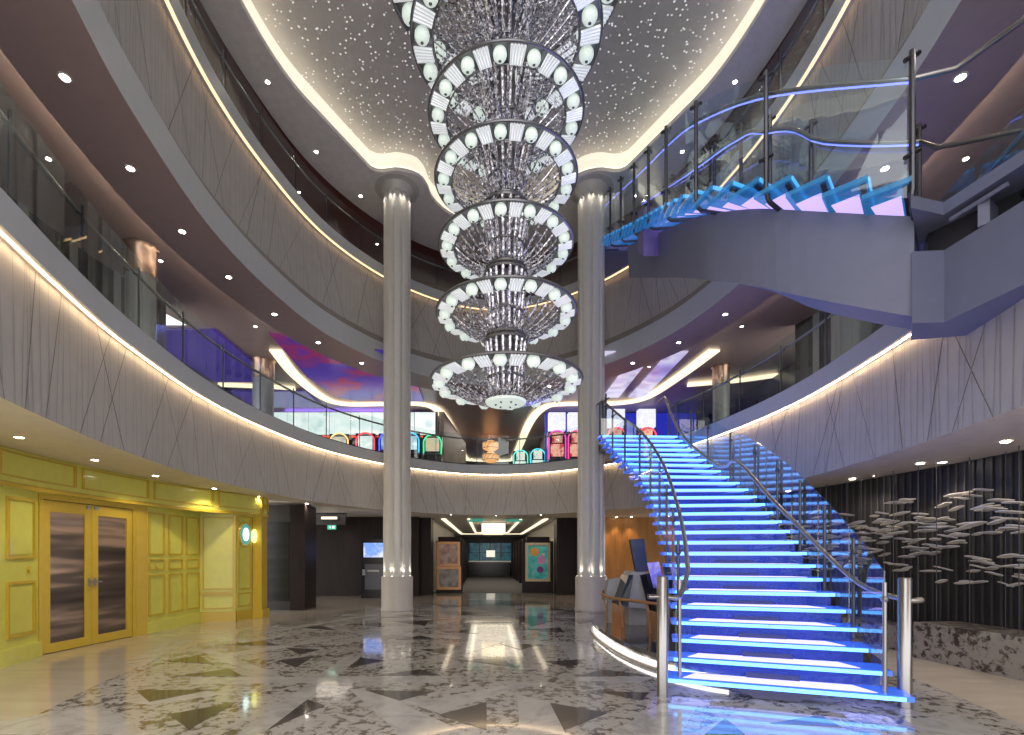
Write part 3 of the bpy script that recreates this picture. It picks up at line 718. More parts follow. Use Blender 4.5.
# upper flight: landing above the second deck edge -> third deck
UP = [(4.04,4.75),(3.13,5.68),(2.78,6.7),(2.76,7.6),(2.86,8.87),(2.93,9.95),(3.0,11.3),(3.08,12.7),(3.15,13.6)]
UE, _ = path_eval([(x, y, 0) for x, y in UP])   # left (near) edge
ZU0 = 3.4+EYE
WU = 1.15
O2 = Vector((3.5, 8, ZU0))
st2 = thing('upper_staircase', 'upper glass stair with blue lit treads sweeping up to the third deck', 'staircase', tuple(O2))
NU = 28
for k in range(NU):
    u0 = k/NU; u1 = (k+1.15)/NU; z = ZU0+(Z3-ZU0)*(k+1)/NU-O2.z
    P = [p-Vector((O2.x, O2.y)) for p in tread_poly(UE, u0, u1, 0.05, WU)]
    m = MB(); m.prism(P, z-0.05, z); t = m.build('tread', 'tread_cyan', st2)
    f = P[1]-P[0]; d = (P[3]-P[0]).normalized()
    e = MB(); a, b = P[0]+f*0.03-d*0.012, P[1]-f*0.03-d*0.012
    e.prism([a, b, b+d*0.018, a+d*0.018], z-0.046, z-0.006); e.build('nosing_light', emit('nosing_led_upper', (0.10, 0.50, 1.0), 0.8) if k == 0 else bpy.data.materials['nosing_led_upper'], t)
    e = MB(); dd = (P[3]-P[0]).length*0.62; a, b = P[0]+f*0.16+d*0.09, P[0]+f*0.60+d*0.09
    e.prism([a, b, b+d*dd*0.7, a+d*dd], z-0.056, z-0.051); e.build('underside_panel', 'lav_white', t)
    br = MB(); c0 = P[0]+d*0.02; fn = f.normalized()
    br.hexa([(*(c0+f*0.03), z-0.075), (*(c0+f*0.95), z-0.10), (*(c0+f*0.95+d*0.05), z-0.10), (*(c0+f*0.03+d*0.05), z-0.075),
             (*(c0+f*0.03), z-0.045), (*(c0+f*0.95), z-0.045), (*(c0+f*0.95+d*0.05), z-0.045), (*(c0+f*0.03+d*0.05), z-0.045)])
    br.build('tread_bracket', 'dark_steel', t)
spine(UE, ZU0+0.12-O2.z, Z3-O2.z-0.05, 0.5, 0.17, 1.15, 0.0, 0.80, st2, O2, off=0.52, bot1=0.92)
# landing at the foot of the upper flight
def land(mb, pts, z0, z1): mb.prism([(x-O2.x, y-O2.y) for x, y in pts], z0-O2.z, z1-O2.z)
l2 = MB(); land(l2, [(4.0,4.72),(4.40,4.82),(4.50,4.20),(4.38,3.1),(6.3,3.2),(6.4,5.2),(4.83,5.55)], ZU0-0.12, ZU0); l2.build('landing_slab', 'spine', st2)
l2 = MB(); land(l2, [(4.20,4.94),(4.50,4.92),(4.54,4.24),(4.42,3.2),(6.3,3.3),(6.3,4.9),(4.52,5.33)], 3.79, 4.50); l2.build('landing_beam', 'spine', st2)
l2 = MB(); land(l2, [(4.50,5.1),(4.85,4.40),(4.8,3.4),(6.3,3.4),(6.3,4.9),(4.7,5.4)], 4.48, ZU0-0.11); l2.build('landing_core', 'dark_steel', st2)
for (xa, ya, xb, yb) in ((4.45, 4.80, 4.52, 4.34), (4.54, 4.15, 4.50, 3.7)):
    l2 = MB(); l2.tube([(xa-O2.x, ya-O2.y, 4.72-O2.z), (xb-O2.x, yb-O2.y, 4.72-O2.z)], 0.022, 6)
    xm, ym = (xa+xb)/2-O2.x, (ya+yb)/2-O2.y; l2.hexa([(xm+dx, ym+dy, zz-O2.z) for zz in (4.50, 4.72) for dx, dy in ((0, 0), (0.05, -0.06), (0.25, 0.06), (0.2, 0.12))]); l2.build('landing_bracket', 'spine', st2)
l2 = MB(); l2.hexa([(x-O2.x, y-O2.y, z-O2.z) for x, y, z in ((2.88,9.2,7.0),(3.2,9.2,7.0),(3.3,9.9,7.5),(2.98,9.9,7.5),(2.88,9.2,7.9),(3.2,9.2,7.9),(3.3,9.9,8.3),(2.98,9.9,8.3))]); l2.build('beam_bracket', mat('violet_bracket', (0.22, 0.16, 0.45), 0.4), st2)
def upath(side_off, h, us):
    out = []
    for u in us:
        p = along(UE, u); hd = heading(UE, u); nn = Vector((hd.y, -hd.x))*side_off
        out.append((p.x+nn.x-O2.x, p.y+nn.y-O2.y, ZU0+0.1+(Z3-ZU0-0.1)*u+h-O2.z))
    return out
blue_under = emit('handrail_led', (0.20, 0.24, 1.0), 1.6)
for side, off in ((-1, -0.02), (1, WU-0.05)):
    us = [k/40 for k in range(41)]
    P = upath(off+(0.06 if side < 0 else -0.06), 1.05, us)
    L = [(x-O2.x, y-O2.y, ZU0+1.12-O2.z) for x, y in (((4.44,3.3),(4.53,4.22),(4.36,4.64)) if side < 0 else ((6.4,5.1),(5.6,5.35),(5.0,5.55)))]
    h = MB(); h.tube(L+P, 0.026, 10); h.build('handrail', 'steel', st2, True)
    g = MB(); g.tube([(a[0], a[1], a[2]-0.032) for a in P], 0.010, 6); g.build('handrail_light', blue_under, st2)
    npn = 8
    for k in range(npn):
        ua = k/npn+0.004; ub = (k+1)/npn-0.004; sub = 5; U = [ua+(ub-ua)*j/sub for j in range(sub+1)]
        A, B, C2, D2 = upath(off, -0.12, U), upath(off, 1.22, U), upath(off+0.012, 1.22, U), upath(off+0.012, -0.12, U)
        g = MB(); rows = [list(r) for r in zip(A, B, C2, D2)]; g.grid(rows, closed_v=True); g.face(rows[0]); g.face(rows[-1][::-1]); g.build('glass_pane', 'glass_blue', st2)
    for k in range(9):
        u = (0.0, 0.135, 0.25, 0.36, 0.48, 0.60, 0.73, 0.86, 0.99)[k]
        a = Vector(upath(off, -0.10, [u])[0]); b = Vector(upath(off, 1.28, [u])[0]); ins = Vector(upath(off+(0.42 if side < 0 else -0.42), -0.16, [u])[0]); mid = Vector(upath(off+(0.08 if side < 0 else -0.08), -0.16, [u])[0])
        g = MB(); g.tube([b, a+Vector((0, 0, 0.06)), (a+mid)/2+Vector((0, 0, 0.0)), mid, ins], 0.026, 8)
        g.tube([b-Vector((0.07, 0, 0.10)), b-Vector((-0.07, 0, 0.02))], 0.022, 6); g.tube([a+Vector((-0.07, 0, 0.36)), a+Vector((0.07, 0, 0.44))], 0.022, 6)
        g.build('baluster', 'dark_steel', st2, True)
lp = MB(); lp.prism([(3.1,13.5),(4.35,13.5),(4.7,13.6),(3.6,15.0),(3.1,15.2)], Z3-0.25, Z3-0.005)
struct(lp.build('floor_upper_landing', 'spine'), 'slate landing at the head of the upper stair', 'floor')

# ------------------------------------------------------------------ yellow panelled wall (left, ground deck)
def seg_box(mb, p0, p1, u0, u1, z0, z1, d0, d1):
    p0 = Vector(p0); p1 = Vector(p1); t = (p1-p0).normalized(); n = Vector((t.y, -t.x))    # toward the room
    c = [p0+t*u0+n*d0, p0+t*u1+n*d0, p0+t*u1+n*d1, p0+t*u0+n*d1]
    mb.hexa([(*q, z0) for q in c]+[(*q, z1) for q in c])
def frame(mb, p0, p1, u0, u1, z0, z1, w=0.035, d=0.03):
    for a, b, c, e in ((u0, u1, z0, z0+w), (u0, u1, z1-w, z1), (u0, u0+w, z0+w, z1-w), (u1-w, u1, z0+w, z1-w)): seg_box(mb, p0, p1, a, b, c, e, 0, d)
Yp = [(-6.02,4.2),(-6.46,6.64),(-6.67,7.43),(-6.52,9.26),(-6.48,9.5),(-6.43,11.2),(-5.72,11.4),(-5.62,11.95),(-5.44,12.1)]
def seglen(a, b): return (Vector(b)-Vector(a)).length
yw = MB()
ZT = 3.0
yw.cur = 0
# wall left of the door
for (a, b) in ((Yp[0], Yp[1]), (Yp[1], Yp[2])):
    L = seglen(a, b); seg_box(yw, a, b, 0, L, 0, ZT, -0.25, 0); 
    yw.cur = 0; seg_box(yw, a, b, 0, L, 0, 0.22, 0, 0.05)
    n = max(1, round(L/0.95))
    for k in range(n):
        u0 = L*k/n+0.10; u1 = L*(k+1)/n-0.10; yw.cur = 1
        frame(yw, a, b, u0, u1, 0.36, 1.13); frame(yw, a, b, u0, u1, 1.45, 2.30); yw.cur = 0
        seg_box(yw, a, b, u0+0.06, u1-0.06, 0.42, 1.07, 0, 0.012); seg_box(yw, a, b, u0+0.06, u1-0.06, 1.51, 2.24, 0, 0.012)
# pilaster right of the door, recessed panels
a, b = Yp[3], Yp[4]; L = seglen(a, b); yw.cur = 1; seg_box(yw, a, b, 0, L, 0, ZT, -0.25, 0.03)
a, b = Yp[4], Yp[5]; L = seglen(a, b); yw.cur = 0; seg_box(yw, a, b, 0, L, 0, ZT, -0.25, 0); seg_box(yw, a, b, 0, L, 0, 0.20, 0, 0.04)
for k in range(3):
    u0 = L*k/3+0.06; u1 = L*(k+1)/3-0.06; yw.cur = 1
    frame(yw, a, b, u0, u1, 0.32, 1.12, 0.03, 0.025); frame(yw, a, b, u0, u1, 1.2, 1.42, 0.03, 0.025); frame(yw, a, b, u0, u1, 1.50, 2.32, 0.03, 0.025); yw.cur = 0
# niche face and medallion bay
a, b = Yp[5], Yp[6]; L = seglen(a, b); seg_box(yw, a, b, 0, L, 0, ZT, -0.1, 0); yw.cur = 1; seg_box(yw, a, b, 0, L, 0, 0.22, 0, 0.04); seg_box(yw, a, b, 0.02, L, 0.62, 0.67, 0, 0.03)
frame(yw, a, b, 0.05, L-0.04, 0.72, 2.36, 0.03, 0.025); frame(yw, a, b, 0.05, L-0.04, 0.28, 0.60, 0.03, 0.025); seg_box(yw, a, b, L-0.06, L, 0, 2.5, 0, 0.05)
a, b = Yp[6], Yp[7]; L = seglen(a, b); yw.cur = 0; seg_box(yw, a, b, 0, L, 0, ZT, -0.1, 0); yw.cur = 1; seg_box(yw, a, b, 0, L, 0, 0.22, 0, 0.03); frame(yw, a, b, 0.05, L-0.05, 0.30, 0.62, 0.03, 0.02); frame(yw, a, b, 0.05, L-0.05, 0.70, 2.4, 0.03, 0.02)
yw.box(-5.62, -5.40, 11.98, 12.28, 0, ZT); yw.box(-5.66, -5.36, 11.94, 12.32, 0, 0.20); yw.box(-5.65, -5.37, 11.95, 12.31, 2.62, 2.72)
struct(yw.build('wall_left', ['yellow', 'amber']), 'lime yellow panelled restaurant wall on the left', 'wall')
# header running over everything
hd = MB()
Hc, HL = resample(smooth_curve([Vector(p) for p in [(-5.75,3.6),(-6.28,6.0),(-6.50,7.4),(-6.42,9.0),(-6.15,10.3),(-5.62,11.5),(-5.36,12.2)]], 10), 60)
def hp(i, o):
    t = (Hc[min(i+1, 59)]-Hc[max(i-1, 0)]).normalized(); return Hc[i]+Vector((t.y, -t.x))*o
def hloft(mb, prof, i0=0, i1=59):
    for p, q in zip(prof, prof[1:]): mb.grid([[(*hp(i, p[0]), p[1]), (*hp(i, q[0]), q[1])] for i in range(i0, i1+1)])
hd.cur = 0; hloft(hd, [(-0.35, 2.42), (0.0, 2.42), (0.0, ZT)])
hd.cur = 1; hloft(hd, [(0.0, 2.42), (0.035, 2.42), (0.035, 2.47), (0.0, 2.49)]); hloft(hd, [(0.0, ZT-0.06), (0.04, ZT-0.03), (0.04, ZT)])
for k in range(0, 59, 10):
    i0, i1 = k, min(k+9, 59); hd.cur = 1
    for z in (2.56, 2.88): hloft(hd, [(0.0, z), (0.02, z), (0.02, z+0.02), (0.0, z+0.02)], i0, i1)
    for i in (i0, i1):
        p, q = hp(i, 0.025), hp(i, 0.0); hd.hexa([(p.x, p.y-0.02, 2.56), (p.x, p.y+0.02, 2.56), (q.x-0.02, q.y+0.02, 2.56), (q.x-0.02, q.y-0.02, 2.56), (p.x, p.y-0.02, 2.9), (p.x, p.y+0.02, 2.9), (q.x-0.02, q.y+0.02, 2.9), (q.x-0.02, q.y-0.02, 2.9)])
struct(hd.build('trim_8', ['yellow', 'amber']), 'curved yellow header band above the glazed double doors', 'trim')
q = MB(); q.prism([(-6.9,7.2),(-6.75,9.5),(-7.0,9.5),(-7.15,7.2)], 0, 3.0); struct(q.build('wall_left_backing', 'dark'), 'dark backing added behind the yellow double door', 'wall')  # added backing, keeps world light from showing round the door
# double door
def etched():
    m, nt, b = new_mat('etched_mirror_glass')
    n = noise(nt, 1.0, 3, stretch=(0.15, 0.15, 1.7))
    nt.links.new(ramp(nt, n, [(0.34, (0.06, 0.05, 0.045)), (0.47, (0.16, 0.13, 0.11)), (0.55, (0.60, 0.44, 0.33)), (0.62, (0.35, 0.27, 0.22)), (0.72, (0.6, 0.55, 0.5))]), b.inputs['Base Color'])
    b.inputs['Metallic'].default_value = 0.85; b.inputs['Roughness'].default_value = 0.28
    return m
M['etched'] = etched()
a, b = Yp[2], Yp[3]; L = seglen(a, b)
dr = thing('door_1', 'yellow framed double door with etched mirror glass panes', 'door', (a[0], a[1], 0)); dr['kind'] = 'structure'
A0 = (0, 0); B0 = (b[0]-a[0], b[1]-a[1])
fm = MB(); seg_box(fm, A0, B0, 0, 0.06, 0, 2.44, -0.12, 0.02); seg_box(fm, A0, B0, L-0.06, L, 0, 2.44, -0.12, 0.02); seg_box(fm, A0, B0, 0.06, L-0.06, 2.34, 2.46, -0.12, 0.02); fm.build('door_frame', 'amber', dr)
for k in range(2):
    u0 = 0.065+(L-0.13)*k/2+0.004; u1 = 0.065+(L-0.13)*(k+1)/2-0.004
    lf_ = MB()
    seg_box(lf_, A0, B0, u0, u0+0.12, 0.01, 2.33, -0.06, 0); seg_box(lf_, A0, B0, u1-0.12, u1, 0.01, 2.33, -0.06, 0)
    seg_box(lf_, A0, B0, u0+0.12, u1-0.12, 0.01, 0.15, -0.06, 0); seg_box(lf_, A0, B0, u0+0.12, u1-0.12, 2.16, 2.33, -0.06, 0)
    leaf = lf_.build('door_leaf', 'amber', dr)
    g = MB(); seg_box(g, A0, B0, u0+0.12, u1-0.12, 0.15, 2.16, -0.045, -0.025); g.build('glass_pane', 'etched', leaf)
    g = MB(); uh = u1-0.05 if k == 0 else u0+0.05
    seg_box(g, A0, B0, uh-0.02, uh+0.02, 0.98, 1.12, 0, 0.012); seg_box(g, A0, B0, uh-0.02, uh+0.10, 1.04, 1.06, 0.03, 0.05); seg_box(g, A0, B0, uh-0.01, uh+0.01, 1.04, 1.06, 0.01, 0.05); g.build('door_handle', 'steel', leaf)
    g = MB(); uh = u1-0.10 if k == 0 else u0+0.04
    seg_box(g, A0, B0, uh, uh+0.07, 2.26, 2.31, 0, 0.02); g.build('door_closer', 'grey_box', leaf)
# crescent pull on the wall panel
for (p0, p1, u, lab) in ((Yp[1], Yp[2], 0.60, 'small amber crescent ornament on the panel left of the door'), (Yp[4], Yp[5], 0.29, 'small amber crescent ornament on the panel right of the door')):
    q = Vector(p0)+(Vector(p1)-Vector(p0)).normalized()*u; cmb = MB()
    pts = [(0.045, 0.055*math.cos(t)*0.6, 0.055*math.sin(t)) for t in [PI*0.35+PI*1.3*k/12 for k in range(13)]]
    cmb.tube(pts, [0.003+0.014*math.sin(PI*k/12) for k in range(13)], 8)
    o = cmb.build('crescent_ornament', 'amber', None, True); o.location = (q.x-0.02, q.y, 1.28); tag(o, lab, 'ornament')
# oval medallion sign and wall lamp
m0 = Vector(Yp[6]).lerp(Vector(Yp[7]), 0.5); tdir = (Vector(Yp[7])-Vector(Yp[6])).normalized()
sg = thing('oval_sign', 'illuminated oval medallion sign on the yellow wall', 'sign', (m0.x+0.02, m0.y, 1.98), math.atan2(tdir.y, tdir.x)-PI)
def oval(mb, rx, rz, y0, y1, n=32):
    mb.grid([[(rx*math.cos(2*PI*k/n), y0, rz*math.sin(2*PI*k/n)), (rx*math.cos(2*PI*k/n), y1, rz*math.sin(2*PI*k/n))] for k in range(n+1)])
    mb.face([(rx*math.cos(2*PI*k/n), y1, rz*math.sin(2*PI*k/n)) for k in range(n)]); mb.face([(rx*math.cos(2*PI*k/n), y0, rz*math.sin(2*PI*k/n)) for k in range(n)])
g = MB(); g.grid([[((0.21+0.03*math.cos(t))*math.cos(a_), 0.03*math.sin(t), (0.27+0.03*math.cos(t))*math.sin(a_)) for t in [2*PI*j/8 for j in range(8)]] for a_ in [2*PI*k/36 for k in range(36)]], True, True); g.build('sign_frame', 'amber', sg, True)
g = MB(); oval(g, 0.20, 0.26, -0.02, 0.02); g.build('sign_face', emit('sign_teal', (0.10, 0.42, 0.36), 0.5), sg)
g = MB(); oval(g, 0.10, 0.15, -0.03, 0.03); g.build('sign_emblem', emit('sign_glow', (0.85, 1.0, 0.92), 2.2), sg)
sl = thing('wall_sconce', 'small glowing wall lamp between oval sign and yellow corner post', 'lamp', (-5.58, 11.93, 1.95))
g = MB(); g.lathe([(0.02, -0.16), (0.05, -0.12), (0.06, 0.0), (0.05, 0.12), (0.02, 0.16)], (0.04, -0.03, 0), 16); g.build('lamp_shade', emit('sconce_glow', (0.95, 0.95, 0.25), 1.6), sl, True)
g = MB(); g.box(-0.02, 0.03, -0.03, 0.02, -0.05, 0.05); g.build('bracket', 'amber', sl)

# ------------------------------------------------------------------ passage left, behind the yellow wall
q = MB(); q.box(-6.15, -5.25, 13.55, 13.75, 0, 2.86); q.cur = 1; q.box(-6.05, -5.35, 13.53, 13.56, 0.25, 2.4)
struct(q.build('wall_passage_panel', ['dark', 'elevator']), 'dark polished metal panel beside the yellow corner post', 'wall')
q = MB(); q.box(-5.32, -4.92, 13.5, 14.4, 0, 2.86); struct(q.build('pillar_dark', 'dark_wood'), 'dark wooden pillar between metal panel and passage', 'pillar')
q = MB(); q.box(-9.5, -2.5, 18.3, 18.5, 0, 2.95); struct(q.build('wall_passage', 'dark_wood'), 'dark brown wall at the back of the left passage', 'wall')
q = MB(); q.prism(around(0.05, 13.0, 18.8, 9.5), 2.90, 3.0); struct(q.build('ceiling_passage', 'soffit_top'), 'pale ceiling over the passage behind the columns', 'ceiling')
q = MB(); q.box(-6.2, -4.7, 16.6, 16.75, 2.5, 2.9); struct(q.build('trim_9', 'dark'), 'dark bulkhead hanging over the left passage', 'trim')
lt = thing('ceiling_light_bar', 'lit rectangular ceiling fitting over the left passage', 'light', (-5.2, 16.539, 2.72))
g = MB(); g.box(-0.28, 0.28, -0.06, 0.06, -0.05, 0.05); g.build('housing', 'dark_steel', lt)
g = MB(); g.box(-0.26, 0.26, -0.07, -0.06, -0.04, 0.04); g.build('diffuser', 'cream_led', lt)
ex = thing('exit_sign', 'small green illuminated exit sign over the left passage', 'sign', (-5.15, 16.62, 2.42))
g = MB(); g.box(-0.15, 0.15, -0.03, 0.03, -0.08, 0.08); g.build('casing', 'dark_steel', ex)
g = MB(); g.box(-0.14, 0.14, -0.035, -0.031, -0.07, 0.07); g.build('sign_face', emit('exit_green', (0.05, 0.45, 0.28), 0.9), ex)
g = MB(); g.box(0.02, 0.09, -0.038, -0.036, -0.04, 0.04); g.face([(-0.09, -0.038, 0), (-0.03, -0.038, 0.035), (-0.03, -0.038, -0.035)]); g.build('pictogram', emit('exit_white', (0.8, 1, 0.9), 1.0), ex)
spot('passage_beam', (-5.0, 17.9, 2.85), 14, 50, (1, 0.8, 0.65), (0, 0.25, -1))
area('passage_fill', (-5.2, 16.0, 2.85), 6, 1.5, 1.5, (1, 0.9, 0.8))
kt = thing('video_kiosk', 'tall black kiosk with colourful screen beside the left column', 'kiosk', (-3.95, 17.6, 0))
g = MB(); g.box(-0.42, 0.42, -0.2, 0.2, 0.0, 2.05); g.build('cabinet', 'black', kt)
def screen_mat(name, cols, s, sc=3.0):
    m, nt, b = new_mat(name); n = noise(nt, sc, 2, 0.5)
    st_ = [(0.25+0.5*i/(len(cols)-1), c) for i, c in enumerate(cols)]
    nt.links.new(ramp(nt, n, st_), b.inputs['Emission Color']); b.inputs['Emission Strength'].default_value = s
    b.inputs['Base Color'].default_value = (0.02, 0.02, 0.02, 1); b.inputs['Roughness'].default_value = 0.2
    return m
g = MB(); g.box(-0.34, 0.38, -0.225, -0.2, 1.42, 1.92); g.build('screen', screen_mat('kiosk_screen', [(0.9, 0.25, 0.2), (0.7, 0.75, 1.0), (0.15, 0.3, 0.95), (0.3, 0.5, 1.0)], 0.9, 3), kt)
g = MB(); g.box(-0.30, 0.34, -0.22, -0.2, 0.30, 1.18); g.build('lower_panel', 'dark_steel', kt)
g = MB(); g.box(-0.20, 0.20, -0.30, -0.22, 0.92, 0.98); g.box(-0.36, -0.28, -0.30, -0.22, 0.80, 1.0); g.build('shelf', 'steel', kt)

# ------------------------------------------------------------------ corridor between the columns
for (x0, x1, nm, lab) in ((-2.80, -2.10, 'pillar_left', 'dark wooden pillar at the left mouth of the corridor'), (2.62, 3.40, 'pillar_right', 'dark wooden pillar at the right mouth of the corridor')):
    q = MB(); q.box(x0, x1, 18.75, 19.6, 0, 2.90); struct(q.build(nm, 'dark_wood'), lab, 'pillar')
for (x0, x1, nm, lab) in ((-2.3, -2.15, 'wall_corridor_left', 'left'), (2.75, 2.9, 'wall_corridor_right', 'right')):
    q = MB(); q.box(x0, x1, 19.6, 38, 0, 2.95); struct(q.build(nm, 'panel'), 'taupe %s wall of the corridor' % lab, 'wall')
q = MB()
for k in range(6):
    y = 22+2.3*k; q.box(-2.15, -1.15-0.02*k, y, y+0.5, 0, 2.3)
struct(q.build('wall_screens_left', 'dark_wood'), 'row of dark wooden fins along the left of the corridor', 'wall')
q = MB()
for k in range(6):
    y = 22+2.3*k; q.box(1.75-0.02*k, 2.75, y, y+0.5, 0, 2.3)
struct(q.build('wall_screens_right', 'dark_wood'), 'row of dark wooden fins along the right of the corridor', 'wall')
q = MB(); q.box(-2.3, 2.9, 38, 38.2, 0, 3.0); struct(q.build('wall_corridor_end', 'dark'), 'dark end wall behind the bar', 'wall')
q = MB(); q.box(-2.8, 3.4, 18.8, 38, 2.905, 3.05); struct(q.build('ceiling_corridor', 'soffit_top'), 'pale tray ceiling of the corridor', 'ceiling')
q = MB()
for (x0, x1, y0, y1) in ((-1.75, -1.60, 19.2, 33), (2.20, 2.35, 19.2, 33), (-1.60, 2.2, 32.85, 33), (-0.75, -0.65, 19.2, 31), (1.25, 1.35, 19.2, 31), (-0.65, 1.25, 30.9, 31)):
    q.box(x0, x1, y0, y1, 2.865, 2.90) if y0 < 20 and y1 < 20 else q.box(x0, x1, max(y0, 18.9), y1, 2.86, 2.90)
tag(q.build('cove_light', 'cream_led'), 'nested cream light lines in the corridor ceiling', 'light strip')
cl = thing('pendant_lamp', 'rectangular glowing crystal ceiling lamp in the corridor', 'lamp', (0.28, 22.0, 2.904))
g = MB(); g.box(-0.52, 0.52, -0.5, 0.5, -0.04, 0.0); g.build('frame', 'chrome', cl)
rod_m = emit('rod_glow', (1.0, 0.86, 0.60), 1.6)
for k in range(9):
    for j in range(3): g = MB(); g.lathe([(0.045, -0.04), (0.045, -0.42), (0.02, -0.46)], (-0.46+0.115*k, -0.4+0.4*j, 0), 8); g.build('crystal_rod', rod_m, cl)
g = MB(); g.box(-0.42, 0.42, -0.42, 0.42, -0.50, -0.46); g.build('lower_tray', emit('tray_glow', (1.0, 0.82, 0.55), 1.0), cl)
area('corridor_fill', (0.3, 26, 2.8), 70, 2.5, 10, (1, 0.88, 0.7))
def painting(x, y, z0, z1, wd, frame_m, cols, label, rz=0.0, sc=4):
    t = thing('framed_painting', label, 'painting', (x, y, (z0+z1)/2), rz); hh = (z1-z0)/2
    g = MB(); fw = 0.10
    for a_, b_, c_, d_ in ((-wd/2, wd/2, -hh, -hh+fw), (-wd/2, wd/2, hh-fw, hh), (-wd/2, -wd/2+fw, -hh+fw, hh-fw), (wd/2-fw, wd/2, -hh+fw, hh-fw)): g.box(a_, b_, -0.07, 0.0, c_, d_)
    g.build('frame', frame_m, t)
    g = MB(); g.box(-wd/2+fw, wd/2-fw, -0.04, -0.01, -hh+fw, hh-fw)
    m, nt, b = new_mat('canvas_'+str(round(x*10+z0*100))); n = noise(nt, sc, 3, 0.5)
    nt.links.new(ramp(nt, n, [(0.3+0.4*i/(len(cols)-1), c) for i, c in enumerate(cols)]), b.inputs['Base Color']); b.inputs['Roughness'].default_value = 0.4
    g.build('canvas', m, t)
    return t
q = MB(); q.box(-2.0, -0.98, 19.75, 20.05, 0, 2.05); struct(q.build('wall_display_left', 'dark_wood'), 'dark display panel behind the two stacked pictures', 'wall')
q = MB(); q.box(1.40, 2.62, 19.75, 20.05, 0, 2.05); struct(q.build('wall_display_right', 'dark_wood'), 'dark display panel behind the turquoise picture', 'wall')
painting(-1.52, 19.74, 1.06, 2.02, 0.92, 'bronze', [(0.2, 0.12, 0.15), (0.5, 0.3, 0.22), (0.6, 0.55, 0.6)], 'bronze framed landscape picture, upper of the stacked pair')
painting(-1.50, 19.72, 0.14, 1.05, 0.96, 'bronze', [(0.12, 0.12, 0.12), (0.35, 0.3, 0.28), (0.5, 0.45, 0.45)], 'bronze framed grey village picture, lower of the stacked pair')
pt = painting(2.0, 19.74, 0.46, 1.98, 0.98, 'gilt', [(0.02, 0.45, 0.48), (0.08, 0.62, 0.60), (0.25, 0.72, 0.70)], 'tall turquoise abstract picture in a gilt frame')
for (px_, pz_, r_, c_, nm) in ((-0.12, 0.40, 0.17, (0.9, 0.35, 0.04), 'orange'), (0.14, 0.08, 0.17, (0.75, 0.30, 0.60), 'pink'), (0.10, -0.30, 0.13, (0.20, 0.03, 0.25), 'plum'), (0.20, 0.30, 0.06, (0.85, 0.5, 0.5), 'rose')):
    g = MB(); n = 20; g.prism([(px_+r_*math.cos(2*PI*k/n)*(1+0.15*math.sin(3*k)), pz_+r_*math.sin(2*PI*k/n)) for k in range(n)], 0, 0.006)
    o = g.build('paint_patch', mat('paint_'+nm, c_, 0.4, var=0.25, scale=14), pt); o.rotation_euler = (PI/2, 0, 0); o.location = (0, -0.041, 0)
q = MB(); q.box(2.70, 2.749, 20.2, 21.2, 1.1, 2.2); tag(q.build('wall_plaque', 'cove_white'), 'pale plaque on the right corridor wall', 'plaque')
spot('picture_beam', (-1.5, 19.1, 2.85), 10, 60, (1, 0.85, 0.65), (0, 0.5, -1.2)); spot('picture_beam', (2.0, 19.1, 2.85), 16, 60, (1, 0.95, 0.85), (0, 0.5, -1.2))
bar = thing('bar_counter', 'dark bar counter with pale top at the corridor end', 'bar', (0.3, 35.5, 0))
g = MB(); g.box(-1.6, 1.35, 0, 0.6, 0, 1.0); g.build('counter_front', 'black', bar)
g = MB(); g.box(-1.7, 1.4, -0.08, 0.7, 1.0, 1.08); g.build('counter_top', mat('pale_top', (0.7, 0.66, 0.6), 0.2, emis=(0.8, 0.7, 0.55), es=0.15), bar)
sh = thing('bar_shelves', 'teal and blue lit bottle shelves behind the bar', 'shelves', (0.3, 37.8, 0))
g = MB(); g.box(-1.7, 1.6, 0.02, 0.15, 1.0, 2.4); g.build('back_panel', screen_mat('shelf_glow', [(0.01, 0.03, 0.05), (0.02, 0.15, 0.25), (0.05, 0.35, 0.40), (0.02, 0.05, 0.15)], 0.16, 2.2), sh)
g = MB()
for k in range(5): g.box(-1.7+0.8*k, -1.62+0.8*k, -0.2, 0.02, 1.0, 2.4)
g.box(-1.7, 1.6, -0.2, 0.02, 1.65, 1.69); g.build('divider', 'black', sh)
g = MB(); g.box(-0.35, 0.3, -0.22, -0.18, 1.35, 1.85); g.build('lit_picture', emit('bar_picture', (0.9, 0.85, 0.7), 0.8), sh)
for k, x in enumerate((-0.35, 1.15)):
    o = MB(); o.box(-0.3, 0.3, -0.15, 0.15, -0.1, 0); b_ = o.build('ceiling_monitor', emit('monitor_green_%d' % k, (0.05, 0.30, 0.22), 0.6)); b_.location = (x-0.1, 19.5, 2.90)
    tag(b_, ('left' if k == 0 else 'right')+' green glowing ceiling fitting before the corridor lamp', 'light')

# ------------------------------------------------------------------ honey wood wall right of the right column
q = MB(); q.box(3.4, 7.2, 18.6, 18.8, 0, 2.9); struct(q.build('wall_honey_wood', 'gold_wood'), 'honey coloured wooden wall behind the stair foot', 'wall')
for k, x in enumerate((4.2, 4.75, 5.3)):
    downlight((x, 18.35, 2.885), 'small downlight washing the honey coloured wooden wall, %s from the left' % ORD[k], 'downlights on the honey wood wall', power=28, size=75, col=(1, 0.65, 0.32), scale=0.8)
q = MB(); q.box(5.2, 9.0, 14.0, 14.2, 0, 2.9); struct(q.build('wall_right_back', 'dark'), 'dark wall closing the right side behind the stair', 'wall')

